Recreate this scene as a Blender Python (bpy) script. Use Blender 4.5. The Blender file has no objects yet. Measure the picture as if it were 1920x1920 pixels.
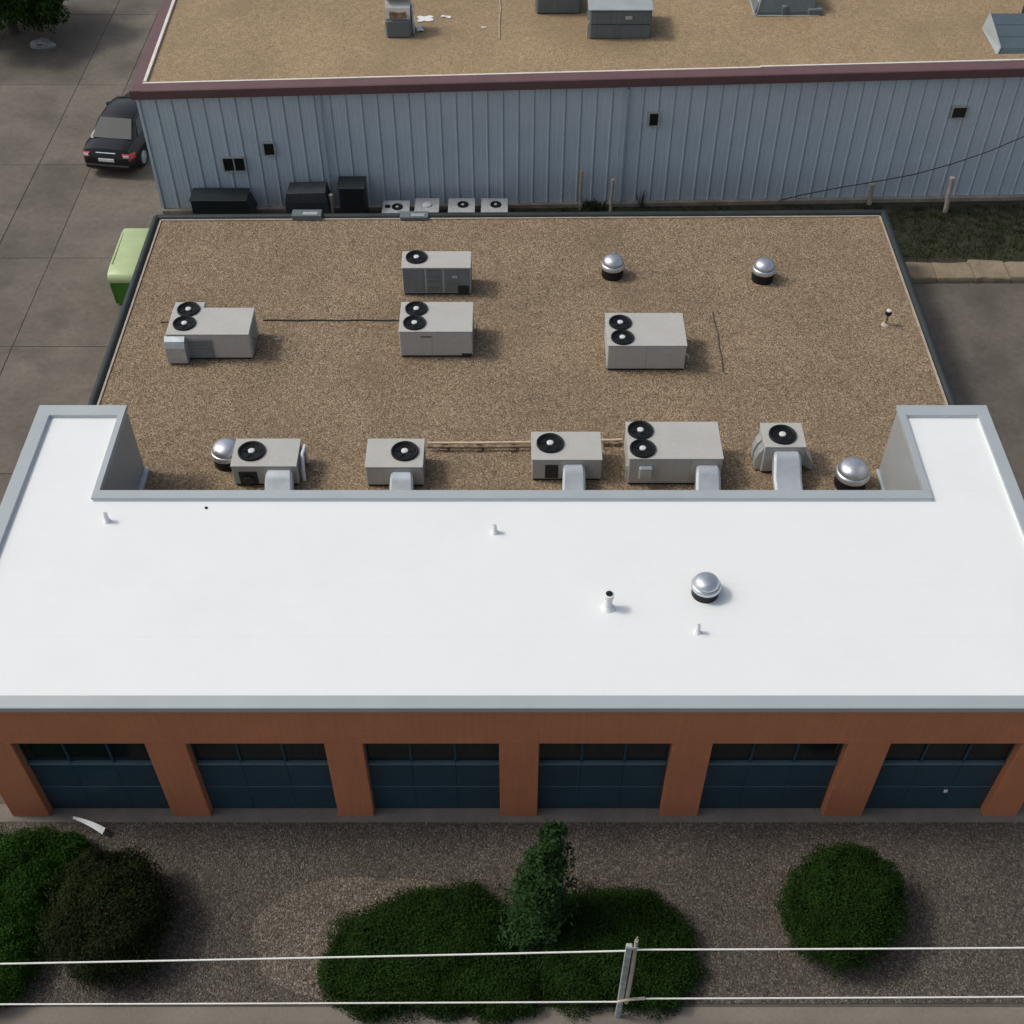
import bpy, math, random
import numpy as np
from mathutils import Vector

random.seed(7)
rng = np.random.default_rng(7)
scene = bpy.context.scene
COL = scene.collection

# ------------------------------------------------------------------ camera, sky, sun, exposure
cam_data = bpy.data.cameras.new('camera')
cam = bpy.data.objects.new('camera', cam_data)
COL.objects.link(cam)
cam.location = (0.0, -13.5, 24.19)
cam.rotation_euler = (math.radians(90 - 46.9), 0, 0)
cam_data.sensor_fit = 'HORIZONTAL'
cam_data.angle = 2 * math.atan(960 / 2299)
cam_data.clip_end = 1500
scene.camera = cam

SUN_EL = math.radians(50)
SUN_AZ = Vector((-0.985, 0.15, 0)).normalized()          # horizontal direction towards the sun
world = bpy.data.worlds.new('World')
scene.world = world
world.use_nodes = True
wn = world.node_tree
bg = wn.nodes['Background']
sky = wn.nodes.new('ShaderNodeTexSky')
sky.sky_type = 'NISHITA'
sky.sun_disc = False
sky.sun_elevation = SUN_EL
sky.sun_rotation = math.atan2(SUN_AZ.x, SUN_AZ.y)
sky.air_density = 1.0
sky.dust_density = 4.0
sky.ozone_density = 0.5
hs = wn.nodes.new('ShaderNodeHueSaturation')               # thin overcast: the blue is mostly washed out
hs.inputs['Saturation'].default_value = 0.66
wn.links.new(sky.outputs[0], hs.inputs['Color'])
wn.links.new(hs.outputs[0], bg.inputs[0])
bg.inputs[1].default_value = 0.122
sun_data = bpy.data.lights.new('sun', 'SUN')
sun_data.energy = 1.5
sun_data.angle = math.radians(10)
sun_data.color = (1.0, 0.97, 0.88)
sun = bpy.data.objects.new('sun', sun_data)
COL.objects.link(sun)
sd = Vector((SUN_AZ.x * math.cos(SUN_EL), SUN_AZ.y * math.cos(SUN_EL), math.sin(SUN_EL)))
sun.rotation_euler = sd.to_track_quat('Z', 'Y').to_euler()
sun.location = (-30, 20, 40)
scene.view_settings.view_transform = 'Standard'
scene.view_settings.look = 'None'
scene.view_settings.exposure = 0.0
scene.view_settings.gamma = 1.0
scene.view_settings.use_curve_mapping = False

# ------------------------------------------------------------------ materials
def nd(nt, t, **kw):
    n = nt.nodes.new(t)
    for k, v in kw.items():
        setattr(n, k, v)
    return n

def base_mat(name, rough, metal, spec=0.5):
    m = bpy.data.materials.new(name)
    m.use_nodes = True
    nt = m.node_tree
    b = nt.nodes['Principled BSDF']
    b.inputs['Roughness'].default_value = rough
    b.inputs['Metallic'].default_value = metal
    b.inputs['Specular IOR Level'].default_value = spec
    return m, nt, b

def noise(nt, vec, scale, detail=4, rough=0.6):
    n = nd(nt, 'ShaderNodeTexNoise')
    n.inputs['Scale'].default_value = scale
    n.inputs['Detail'].default_value = detail
    n.inputs['Roughness'].default_value = rough
    nt.links.new(vec, n.inputs['Vector'])
    return n

def maprange(nt, sock, a, b, c, d):
    n = nd(nt, 'ShaderNodeMapRange')
    for i, v in enumerate((a, b, c, d)):
        n.inputs[i + 1].default_value = v
    nt.links.new(sock, n.inputs[0])
    return n.outputs[0]

def mul(nt, a, b):
    n = nd(nt, 'ShaderNodeMath', operation='MULTIPLY')
    nt.links.new(a, n.inputs[0]); nt.links.new(b, n.inputs[1])
    return n.outputs[0]

def scale_col(nt, colsock, fac):
    n = nd(nt, 'ShaderNodeVectorMath', operation='SCALE')
    nt.links.new(colsock, n.inputs[0]); nt.links.new(fac, n.inputs['Scale'])
    return n.outputs[0]

def paint(name, col, rough=0.55, metal=0.0, var=0.12, vscale=1.5, fine=0.05, fscale=30,
          bump=0.0, bscale=60, streak=0.0, coat=0.0, spec=0.5, rvar=0.0, obj_rand=0.0, dirt=None, dirt_amt=0.0):
    m, nt, b = base_mat(name, rough, metal, spec)
    pos = nd(nt, 'ShaderNodeNewGeometry').outputs['Position']
    rgb = nd(nt, 'ShaderNodeRGB'); rgb.outputs[0].default_value = (*col, 1)
    f = maprange(nt, noise(nt, pos, vscale, 5).outputs[0], 0.3, 0.7, 1 - var, 1 + var)
    g = maprange(nt, noise(nt, pos, fscale, 3).outputs[0], 0.3, 0.7, 1 - fine, 1 + fine)
    f = mul(nt, f, g)
    if streak:
        mp = nd(nt, 'ShaderNodeMapping'); mp.inputs['Scale'].default_value = (5, 5, 0.25)
        nt.links.new(pos, mp.inputs[0])
        f = mul(nt, f, maprange(nt, noise(nt, mp.outputs[0], 2.2, 4).outputs[0], 0.35, 0.75, 1 + streak * .3, 1 - streak))
    if obj_rand:
        oi = nd(nt, 'ShaderNodeObjectInfo')
        f = mul(nt, f, maprange(nt, oi.outputs['Random'], 0, 1, 1 - obj_rand, 1 + obj_rand))
    c = scale_col(nt, rgb.outputs[0], f)
    if dirt is not None:
        mx = nd(nt, 'ShaderNodeMix', data_type='RGBA')
        mx.inputs[7].default_value = (*dirt, 1)
        nt.links.new(maprange(nt, noise(nt, pos, vscale * .6 + .1, 6, .65).outputs[0], 0.5, 0.72, 0, dirt_amt), mx.inputs[0])
        nt.links.new(c, mx.inputs[6]); c = mx.outputs[2]
    nt.links.new(c, b.inputs['Base Color'])
    if rvar:
        nt.links.new(maprange(nt, noise(nt, pos, vscale * 2.3, 4).outputs[0], 0.3, 0.7, max(0.02, rough - rvar), rough + rvar), b.inputs['Roughness'])
    if coat:
        b.inputs['Coat Weight'].default_value = coat
        b.inputs['Coat Roughness'].default_value = 0.05
    if bump:
        bp = nd(nt, 'ShaderNodeBump'); bp.inputs['Strength'].default_value = bump; bp.inputs['Distance'].default_value = 0.01
        nt.links.new(noise(nt, pos, bscale, 4).outputs[0], bp.inputs['Height'])
        nt.links.new(bp.outputs[0], b.inputs['Normal'])
    return m

def gravel(name, cols, scale, patch=0.15, pscale=0.5, bump=0.6, dist=0.03, stain=None, stain_amt=0.0):
    """Loose stones: one tone per voronoi cell, relief from the cell distance."""
    m, nt, b = base_mat(name, 0.9, 0, 0.25)
    pos = nd(nt, 'ShaderNodeNewGeometry').outputs['Position']
    v = nd(nt, 'ShaderNodeTexVoronoi'); v.inputs['Scale'].default_value = scale
    v.inputs['Randomness'].default_value = 1
    nt.links.new(pos, v.inputs['Vector'])
    sep = nd(nt, 'ShaderNodeSeparateColor'); nt.links.new(v.outputs['Color'], sep.inputs[0])
    r = nd(nt, 'ShaderNodeValToRGB')
    r.color_ramp.elements[0].color = (*cols[0], 1); r.color_ramp.elements[1].color = (*cols[-1], 1)
    for i, c in enumerate(cols[1:-1]):
        e = r.color_ramp.elements.new((i + 1) / (len(cols) - 1)); e.color = (*c, 1)
    nt.links.new(sep.outputs[0], r.inputs[0])
    f = maprange(nt, noise(nt, pos, pscale, 6, .6).outputs[0], 0.3, 0.7, 1 - patch, 1 + patch)
    f = mul(nt, f, maprange(nt, noise(nt, pos, scale * .22, 3).outputs[0], 0.3, 0.7, 0.86, 1.14))
    # joints between stones are toned darker than the stone centres
    f = mul(nt, f, maprange(nt, v.outputs['Distance'], 0.25, 0.75, 1.08, 0.72))
    c = scale_col(nt, r.outputs[0], f)
    if stain is not None:
        mx = nd(nt, 'ShaderNodeMix', data_type='RGBA')
        mx.inputs[7].default_value = (*stain, 1)
        nt.links.new(maprange(nt, noise(nt, pos, pscale * 1.3, 5, .6).outputs[0], 0.52, 0.75, 0, stain_amt), mx.inputs[0])
        nt.links.new(c, mx.inputs[6]); c = mx.outputs[2]
    nt.links.new(c, b.inputs['Base Color'])
    bp = nd(nt, 'ShaderNodeBump'); bp.inputs['Strength'].default_value = bump; bp.inputs['Distance'].default_value = dist
    bp.invert = True
    nt.links.new(v.outputs['Distance'], bp.inputs['Height'])
    nt.links.new(bp.outputs[0], b.inputs['Normal'])
    return m

def foliage_mat(name, a, c, tr=0.25):
    m, nt, b = base_mat(name, 0.8, 0, 0.12)
    g = nd(nt, 'ShaderNodeNewGeometry')
    r = nd(nt, 'ShaderNodeValToRGB')
    r.color_ramp.elements[0].color = (*a, 1); r.color_ramp.elements[1].color = (*c, 1)
    nt.links.new(g.outputs['Random Per Island'], r.inputs[0])
    f = maprange(nt, noise(nt, g.outputs['Position'], 2.2, 4).outputs[0], 0.3, 0.7, 0.65, 1.35)
    cc = scale_col(nt, r.outputs[0], f)
    nt.links.new(cc, b.inputs['Base Color'])
    t = nd(nt, 'ShaderNodeBsdfTranslucent'); nt.links.new(cc, t.inputs[0])
    mx = nd(nt, 'ShaderNodeMixShader'); mx.inputs[0].default_value = tr
    nt.links.new(b.outputs[0], mx.inputs[1]); nt.links.new(t.outputs[0], mx.inputs[2])
    nt.links.new(mx.outputs[0], nt.nodes['Material Output'].inputs[0])
    return m

M = {}
M['asphalt'] = paint('asphalt', (.095, .082, .070), .9, var=.22, vscale=.35, fine=.14, fscale=9, bump=.3, bscale=60, dirt=(.05, .043, .036), dirt_amt=.5)
M['slab'] = paint('lot_slab', (.137, .118, .097), .9, var=.22, vscale=.45, fine=.12, fscale=5, bump=.2, bscale=50, obj_rand=.08, dirt=(.072, .062, .052), dirt_amt=.8)
M['sidewalk'] = paint('sidewalk_concrete', (.20, .175, .145), .9, var=.10, vscale=.8, fine=.08, fscale=14, bump=.25, bscale=70)
M['apron'] = paint('apron_concrete', (.16, .145, .125), .9, var=.18, vscale=1.3, fine=.08, fscale=14, bump=.2)
M['soil'] = paint('soil', (.032, .033, .018), .95, var=.35, vscale=1.2, fine=.25, fscale=12, bump=.7, bscale=25)
M['joint'] = paint('joint_fill', (.082, .070, .058), .95, var=.3, vscale=1.5)
M['yard'] = gravel('yard_gravel', [(.050, .042, .035), (.084, .070, .058), (.102, .085, .070), (.118, .099, .082), (.20, .175, .148)], 32, .20, .45, .8, .03)
M['unshaded'] = gravel('unshaded_gravel', [(.07, .058, .047), (.122, .101, .080), (.15, .125, .099), (.172, .144, .115), (.31, .265, .215)], 32, .14, .6, .8, .03)  # paler gravel colour, painted in where no tree shadow falls
M['roofgravel'] = gravel('roof_gravel', [(.135, .098, .063), (.222, .161, .102), (.265, .194, .123), (.307, .228, .147), (.42, .328, .228)], 28, .12, .35, .7, .025, (.15, .108, .068), .40)
M['farroof'] = gravel('far_roof_gravel', [(.29, .21, .124), (.335, .245, .145), (.36, .265, .158), (.39, .292, .178)], 24, .10, .25, .4, .015, (.23, .168, .105), .7)
M['stucco'] = paint('stucco', (.50, .186, .084), .85, var=.08, vscale=.7, fine=.06, fscale=18, bump=.25, bscale=120, streak=.10)
M['door'] = paint('door_paint', (.017, .050, .072), .45, var=.10, vscale=1.2, fine=.05, rvar=.08)
M['sill'] = paint('door_rail', (.08, .135, .155), .40, var=.10, vscale=2)
M['glass'] = paint('dark_glass', (.008, .014, .015), .10, var=.05, spec=.5)
M['membrane'] = paint('white_membrane', (.785, .81, .81), .55, var=.014, vscale=.35, fine=.008, fscale=6, dirt=(.72, .745, .74), dirt_amt=.45)
M['coping'] = paint('coping_metal', (.40, .445, .465), .45, metal=.15, var=.05, vscale=.6, fine=.02, rvar=.08)
M['panelgrey'] = paint('grey_wall_panel', (.33, .345, .35), .5, metal=.1, var=.06, vscale=.6, streak=.08)
M['block'] = paint('block_wall', (.28, .26, .235), .9, var=.12, bump=.3)
M['gutter'] = paint('gutter_paint', (.018, .026, .028), .55, var=.25, vscale=1.5, rvar=.1)
M['flash'] = paint('edge_flashing', (.40, .335, .265), .6, var=.22, vscale=2.5)
M['hvac'] = paint('hvac_paint', (.45, .445, .415), .5, var=.04, vscale=1.4, fine=.02, streak=.06)
M['hvacgrey'] = paint('hvac_grey', (.17, .19, .195), .5, var=.16, vscale=2.2, streak=.15)
M['dark'] = paint('dark_rail', (.03, .033, .035), .7, var=.15)
M['black'] = paint('fan_black', (.008, .010, .012), .5, var=.15, spec=.3)
M['hub'] = paint('fan_hub', (.62, .63, .62), .4, var=.05)
M['galv'] = paint('galvanised', (.52, .57, .60), .38, metal=.55, var=.14, vscale=3, rvar=.1)
M['duct'] = paint('duct_metal', (.50, .545, .575), .42, metal=.35, var=.10, vscale=2.5, rvar=.1)
M['alu'] = paint('spun_aluminium', (.62, .65, .68), .36, metal=.9, var=.06, vscale=5, rvar=.08)
M['copper'] = paint('pipe_tan', (.62, .50, .34), .45, metal=.1, var=.2, vscale=5)
M['rust'] = paint('pipe_support', (.20, .145, .10), .8, var=.5, vscale=8, dirt=(.5, .42, .32), dirt_amt=.8)
M['pvc'] = paint('white_pipe', (.74, .75, .75), .5, var=.05)
M['steel'] = paint('blue_steel', (.545, .625, .675), .48, metal=.05, var=.05, vscale=.8, fine=.02, streak=.05, dirt=(.47, .545, .59), dirt_amt=.4)
M['steeldark'] = paint('blue_steel_downspout', (.34, .41, .46), .5, var=.06)
M['maroon'] = paint('maroon_trim', (.135, .072, .075), .5, var=.10, vscale=1.2, streak=.05)
M['whitestrip'] = paint('white_strip', (.72, .68, .62), .6, var=.12, vscale=2)
M['winframe'] = paint('window_trim', (.42, .40, .36), .6, var=.1)
M['concrete'] = paint('foundation', (.30, .265, .21), .9, var=.3, vscale=1.5, bump=.3)
M['boxteal'] = paint('roof_box_paint', (.13, .16, .165), .5, var=.12, vscale=2, streak=.15)
M['hatchblue'] = paint('hatch_paint', (.075, .105, .125), .5, var=.12, vscale=1.5)
M['boxlight'] = paint('roof_box_light', (.32, .36, .37), .5, var=.1)
M['carpaint'] = paint('black_car_paint', (.004, .005, .006), .28, var=.05, coat=.25, spec=.35)
M['carglass'] = paint('car_glass', (.022, .034, .036), .06, var=.02, spec=.6, coat=.2)
M['tyre'] = paint('tyre', (.02, .02, .02), .85)
M['red'] = paint('tail_lamp_red', (.45, .02, .02), .2, coat=.6)
M['lampwhite'] = paint('tail_lamp_clear', (.7, .7, .7), .2, coat=.6)
M['plate'] = paint('plate', (.75, .75, .72), .4)
M['green'] = paint('green_bin', (.05, .21, .015), .35, var=.12, vscale=2, coat=.3)
M['lidgreen'] = paint('pale_green_lid', (.40, .50, .26), .4, var=.08, vscale=2)
M['plastic'] = paint('black_plastic', (.012, .018, .02), .5, var=.2)
M['tarp'] = paint('dark_tarp', (.035, .042, .05), .65, var=.25, vscale=3, bump=.5, bscale=8)
M['greytarp'] = paint('grey_tarp', (.22, .24, .25), .6, var=.3, vscale=4, bump=.6, bscale=8)
M['silver'] = paint('condenser_top', (.55, .56, .55), .4, metal=.25, var=.12, vscale=4)
M['wood'] = paint('weathered_wood', (.42, .37, .30), .8, var=.2, vscale=4, streak=.3)
M['greywood'] = paint('grey_board', (.36, .39, .39), .7, var=.3, vscale=5, streak=.3)
M['cable'] = paint('white_cable', (.80, .79, .74), .5, var=.05)
M['darkcable'] = paint('dark_cable', (.03, .035, .035), .6)
M['stone'] = paint('ledge_stone', (.235, .185, .125), .9, var=.22, vscale=1.6, fine=.12, fscale=10, bump=.5, bscale=18, obj_rand=.12)
M['bark'] = paint('bark', (.06, .045, .032), .9, var=.3, vscale=6, bump=.5)
M['leafgreen'] = foliage_mat('leaf_green', (.012, .036, .005), (.026, .060, .010))
M['leafbright'] = foliage_mat('leaf_bright', (.014, .050, .005), (.032, .085, .011))
M['leafbrown'] = foliage_mat('leaf_brown', (.013, .023, .006), (.027, .038, .012))
M['leafconifer'] = foliage_mat('leaf_conifer', (.016, .044, .012), (.040, .086, .026))
M['grass'] = foliage_mat('grass_blades', (.020, .034, .008), (.050, .070, .020))
M['weed'] = foliage_mat('weed_blades', (.05, .055, .03), (.11, .12, .065))

# ------------------------------------------------------------------ mesh helpers
class MB:
    def __init__(self):
        self.v = []; self.f = []
    def add(self, verts, faces):
        o = len(self.v)
        self.v += [tuple(p) for p in verts]
        self.f += [tuple(i + o for i in f) for f in faces]
        return self
    def box(self, x0, x1, y0, y1, z0, z1):
        return self.add([(x0, y0, z0), (x1, y0, z0), (x1, y1, z0), (x0, y1, z0), (x0, y0, z1), (x1, y0, z1), (x1, y1, z1), (x0, y1, z1)],
                        [(3, 2, 1, 0), (4, 5, 6, 7), (0, 1, 5, 4), (1, 2, 6, 5), (2, 3, 7, 6), (3, 0, 4, 7)])
    def cbox(self, x0, x1, y0, y1, z0, z1, b=0.012):
        """box with chamfered edges"""
        b = min(b, (x1 - x0) / 3, (y1 - y0) / 3, (z1 - z0) / 3)
        V = []; idx = {}
        for ix, X in enumerate((x0, x1)):
            for iy, Y in enumerate((y0, y1)):
                for iz, Z in enumerate((z0, z1)):
                    sx, sy, sz = (1 - 2 * ix) * b, (1 - 2 * iy) * b, (1 - 2 * iz) * b
                    idx[ix, iy, iz] = len(V)
                    V += [(X, Y + sy, Z + sz), (X + sx, Y, Z + sz), (X + sx, Y + sy, Z)]
        I = lambda a, b_, c, k: idx[a, b_, c] + k
        F = []
        for s in (0, 1):
            q = [I(s, 0, 0, 0), I(s, 1, 0, 0), I(s, 1, 1, 0), I(s, 0, 1, 0)]; F.append(q if s else q[::-1])
            q = [I(0, s, 0, 1), I(1, s, 0, 1), I(1, s, 1, 1), I(0, s, 1, 1)]; F.append(q[::-1] if s else q)
            q = [I(0, 0, s, 2), I(1, 0, s, 2), I(1, 1, s, 2), I(0, 1, s, 2)]; F.append(q if s else q[::-1])
        for a in (0, 1):
            for c in (0, 1):
                F.append([I(a, c, 0, 0), I(a, c, 0, 1), I(a, c, 1, 1), I(a, c, 1, 0)])
                F.append([I(a, 0, c, 0), I(a, 0, c, 2), I(a, 1, c, 2), I(a, 1, c, 0)])
                F.append([I(0, a, c, 1), I(0, a, c, 2), I(1, a, c, 2), I(1, a, c, 1)])
                for d in (0, 1):
                    F.append([I(a, c, d, 0), I(a, c, d, 1), I(a, c, d, 2)])
        return self.add(V, F)
    def prism(self, poly, z0, z1):
        n = len(poly)
        V = [(x, y, z0) for x, y in poly] + [(x, y, z1) for x, y in poly]
        F = [tuple(range(n))[::-1], tuple(range(n, 2 * n))] + [(i, (i + 1) % n, (i + 1) % n + n, i + n) for i in range(n)]
        return self.add(V, F)
    def lathe(self, prof, n=24, c=(0, 0, 0)):
        V = []; F = []
        for r, z in prof:
            for k in range(n):
                a = 2 * math.pi * k / n
                V.append((c[0] + r * math.cos(a), c[1] + r * math.sin(a), c[2] + z))
        for j in range(len(prof) - 1):
            for k in range(n):
                k2 = (k + 1) % n
                F.append((j * n + k, j * n + k2, (j + 1) * n + k2, (j + 1) * n + k))
        F.append(tuple(range(n))[::-1]); F.append(tuple(range((len(prof) - 1) * n, len(prof) * n)))
        return self.add(V, F)
    def tube(self, pts, r, n=8):
        pts = [Vector(p) for p in pts]
        rs = r if isinstance(r, (list, tuple)) else [r] * len(pts)
        V = []; F = []
        prev = None
        for i, p in enumerate(pts):
            d = (pts[min(i + 1, len(pts) - 1)] - pts[max(i - 1, 0)]).normalized()
            up = Vector((0, 0, 1)) if abs(d.z) < .9 else Vector((0, 1, 0))
            a = d.cross(up).normalized() if prev is None else (prev - d * prev.dot(d)).normalized()
            prev = a
            b = d.cross(a)
            for k in range(n):
                t = 2 * math.pi * k / n
                V.append(p + (a * math.cos(t) + b * math.sin(t)) * rs[i])
        for j in range(len(pts) - 1):
            for k in range(n):
                k2 = (k + 1) % n
                F.append((j * n + k, (j + 1) * n + k, (j + 1) * n + k2, j * n + k2))
        F.append(tuple(range(n))); F.append(tuple(range((len(pts) - 1) * n, len(pts) * n))[::-1])
        return self.add(V, F)
    def loft(self, rings):
        n = len(rings[0]); V = [p for r in rings for p in r]; F = []
        for j in range(len(rings) - 1):
            for k in range(n):
                k2 = (k + 1) % n
                F.append((j * n + k, j * n + k2, (j + 1) * n + k2, (j + 1) * n + k))
        F.append(tuple(range(n))[::-1]); F.append(tuple(range((len(rings) - 1) * n, len(rings) * n)))
        return self.add(V, F)
    def mesh(self, name, mat, smooth=None):
        me = bpy.data.meshes.new(name)
        me.from_pydata(self.v, [], self.f)
        if mat: me.materials.append(M[mat])
        import bmesh
        bm = bmesh.new(); bm.from_mesh(me)
        bmesh.ops.recalc_face_normals(bm, faces=bm.faces)
        bm.to_mesh(me); bm.free()
        if smooth is not None:
            me.polygons.foreach_set('use_smooth', [True] * len(me.polygons))
            me.set_sharp_from_angle(angle=math.radians(smooth))
        me.update()
        return me
    def build(self, name, mat, parent=None, smooth=None, loc=(0, 0, 0)):
        return link(name, self.mesh(name, mat, smooth), parent, loc)

def link(name, me, parent=None, loc=(0, 0, 0), rot=(0, 0, 0), scl=(1, 1, 1)):
    o = bpy.data.objects.new(name, me)
    COL.objects.link(o)
    o.parent = parent
    o.location = loc; o.rotation_euler = rot; o.scale = scl
    return o

def tag(o, label=None, cat=None, group=None, kind=None):
    if label: o['label'] = label
    if cat: o['category'] = cat
    if group: o['group'] = group
    if kind: o['kind'] = kind
    return o

def thing(name, label, cat, loc=(0, 0, 0), rz=0, group=None):
    o = link(name, None, None, loc, (0, 0, rz))
    o.empty_display_size = .1
    return tag(o, label, cat, group)

def struct(name, o):
    o.name = name
    o['kind'] = 'structure'
    return o

# ------------------------------------------------------------------ ground and paving
struct('ground', MB().add([(-400, -400, -.03), (400, -400, -.03), (400, 400, -.03), (-400, 400, -.03)], [(0, 1, 2, 3)]).build('ground', 'asphalt'))
lot = struct('parking_lot', MB().add([(-40, 3.0, -.022), (-11.0, 3.0, -.022), (-11.0, 46, -.022), (-40, 46, -.022)], [(0, 1, 2, 3)]).build('parking_lot', 'joint'))
XS = [-30.5, -26, -21.6, -17.4, -15.45, -11.45]
YS = [4, 10.6, 16.15, 20.8, 26.65, 32.6, 38.8, 45]
for i in range(len(XS) - 1):
    for j in range(len(YS) - 1):
        g = .009
        sl = MB().cbox(XS[i] + g, XS[i + 1] - g, YS[j] + g, YS[j + 1] - g, -.02, random.uniform(-.006, .002), .01)
        sl.build('concrete_slab', 'slab', lot)
struct('side_lot', MB().add([(12.2, -3.9, -.018), (60, -3.9, -.018), (60, 19.4, -.018), (12.2, 19.4, -.018)], [(0, 1, 2, 3)]).build('side_lot', 'slab'))
struct('gravel_yard', MB().add([(-40, -4.2, -.012), (40, -4.0, -.012), (40, -.13, -.012), (-40, -.13, -.012)], [(0, 1, 2, 3)]).build('gravel_yard', 'yard'))
struct('sidewalk', MB().box(-60, 60, -9.5, -4.16, -.02, .0).build('sidewalk', 'sidewalk'))
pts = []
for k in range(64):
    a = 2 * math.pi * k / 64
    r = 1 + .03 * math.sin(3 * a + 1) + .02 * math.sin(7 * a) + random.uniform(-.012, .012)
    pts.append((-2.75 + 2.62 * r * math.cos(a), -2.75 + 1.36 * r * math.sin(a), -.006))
struct('unshaded_patch', MB().add(pts, [tuple(range(64))]).build('unshaded_patch', 'unshaded'))  # paler oval stands in for gravel outside the tree's shadow, painted as colour
struct('garage_apron', MB().cbox(-11.6, 11.6, -.14, .30, -.08, .002, .01).build('garage_apron', 'apron'))
struct('soil_strip', MB().add([(-11.3, 20.1, -.010), (45, 20.3, -.010), (45, 25.5, -.010), (-11.3, 23.9, -.010)], [(0, 1, 2, 3)]).build('soil_strip', 'soil'))

# ------------------------------------------------------------------ the garage building
gb = thing('garage_building', 'long brick-red garage with six dark blue doors and a white front roof', 'building')
OPEN = [(-10.13, -7.43), (-6.60, -3.80), (-3.02, -.26), (.55, 3.25), (4.06, 6.80), (7.66, 10.32)]
edges = [-10.95] + [e for o in OPEN for e in o] + [11.05]
HL = 2.93
for i in range(0, len(edges), 2):
    MB().cbox(edges[i], edges[i + 1], 0, .42, -.02, HL, .012).build('pillar', 'stucco', gb)
MB().cbox(-10.955, 11.055, -.012, .42, HL + .003, 4.15, .010).build('lintel', 'stucco', gb)
MB().box(-10.95, -10.65, .425, 8.6, -.02, 4.10).build('side_wall', 'stucco', gb)
MB().box(10.75, 11.05, .425, 8.6, -.02, 4.10).build('side_wall', 'stucco', gb)
# walls of the raised front part above the rear roof
MB().box(-9.36, 9.36, 5.62, 5.80, 1.6, 4.10).build('rear_parapet_wall', 'panelgrey', gb)
for s, (a, b) in ((-1, (-9.50, -9.362)), (1, (9.362, 9.50))):
    MB().box(a, b, 5.60, 8.66, 1.6, 4.10).build('wing_wall', 'panelgrey', gb)
    x0, x1 = (-10.95, -9.505) if s < 0 else (9.505, 11.05)
    MB().box(x0, x1, 8.45, 8.655, 1.6, 4.10).build('wing_wall', 'panelgrey', gb)
MB().cbox(-9.36, -9.24, 5.85, 8.66, 2.05, 2.20, .01).build('base_flashing', 'duct', gb)
MB().cbox(9.28, 9.36, 5.85, 8.66, 2.05, 2.13, .01).build('base_flashing', 'duct', gb)
# white roof deck
OUT = [(-11.45, -.06), (11.50, -.06), (11.50, 8.70), (9.33, 8.70), (9.33, 5.83), (-9.33, 5.83), (-9.33, 8.70), (-11.45, 8.70)]
INN = [(-11.12, .25), (11.20, .25), (11.20, 8.34), (9.48, 8.34), (9.48, 5.57), (-9.48, 5.57), (-9.48, 8.34), (-11.12, 8.34)]
ZT = 4.27
def shrink(poly, other, t):
    return [(a[0] + (b[0] - a[0]) * t, a[1] + (b[1] - a[1]) * t) for a, b in zip(poly, other)]
deck = MB().prism(shrink(OUT, INN, .55), 4.02, 4.165).build('white_roof', 'membrane', gb)
# upstand of membrane behind each coping, then the metal coping itself, mitred at the corners
UP1 = shrink(OUT, INN, .60); UP2 = shrink(OUT, INN, .93)
for i in range(8):
    j = (i + 1) % 8
    q = [UP1[i], UP1[j], UP2[j], UP2[i]]
    MB().prism(q, 4.10, ZT - .025).build('upstand', 'membrane', deck)
for i in range(8):
    j = (i + 1) % 8
    o1, o2, n1, n2 = OUT[i], OUT[j], INN[i], INN[j]
    drop = .135
    prof = lambda o, n: [(o[0], o[1], ZT - drop), (o[0], o[1], ZT - .012), (o[0] + (n[0] - o[0]) * .04, o[1] + (n[1] - o[1]) * .04, ZT),
                         (n[0] + (o[0] - n[0]) * .04, n[1] + (o[1] - n[1]) * .04, ZT - .006), (n[0], n[1], ZT - .018), (n[0], n[1], ZT - .05),
                         (n[0] + (o[0] - n[0]) * .06, n[1] + (o[1] - n[1]) * .06, ZT - .05), (o[0] + (n[0] - o[0]) * .08, o[1] + (n[1] - o[1]) * .08, ZT - .05),
                         (o[0] + (n[0] - o[0]) * .08, o[1] + (n[1] - o[1]) * .08, ZT - drop)]
    MB().loft([prof(o1, n1), prof(o2, n2)]).build('coping', 'coping', gb)
# soffit under the projecting coping at the two ends and a drip trim along the front
MB().box(-11.42, -10.96, .0, 8.6, 4.05, 4.115).build('soffit', 'coping', gb)
MB().box(11.06, 11.47, .0, 8.6, 4.05, 4.115).build('soffit', 'coping', gb)
MB().box(-11.3, 11.3, -.030, -.014, 4.10, 4.133).build('drip_trim', 'panelgrey', gb)
for y in (1.75, 3.15):
    MB().box(-11.1, 11.18, y, y + .09, 4.1652, 4.1664).build('membrane_seam', 'membrane', deck)
for s in (-1, 1):
    MB().box(min(s * 9.7, s * 11.0), max(s * 9.7, s * 11.0), 5.9, 5.98, 4.1652, 4.1664).build('membrane_seam', 'membrane', deck)

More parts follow.
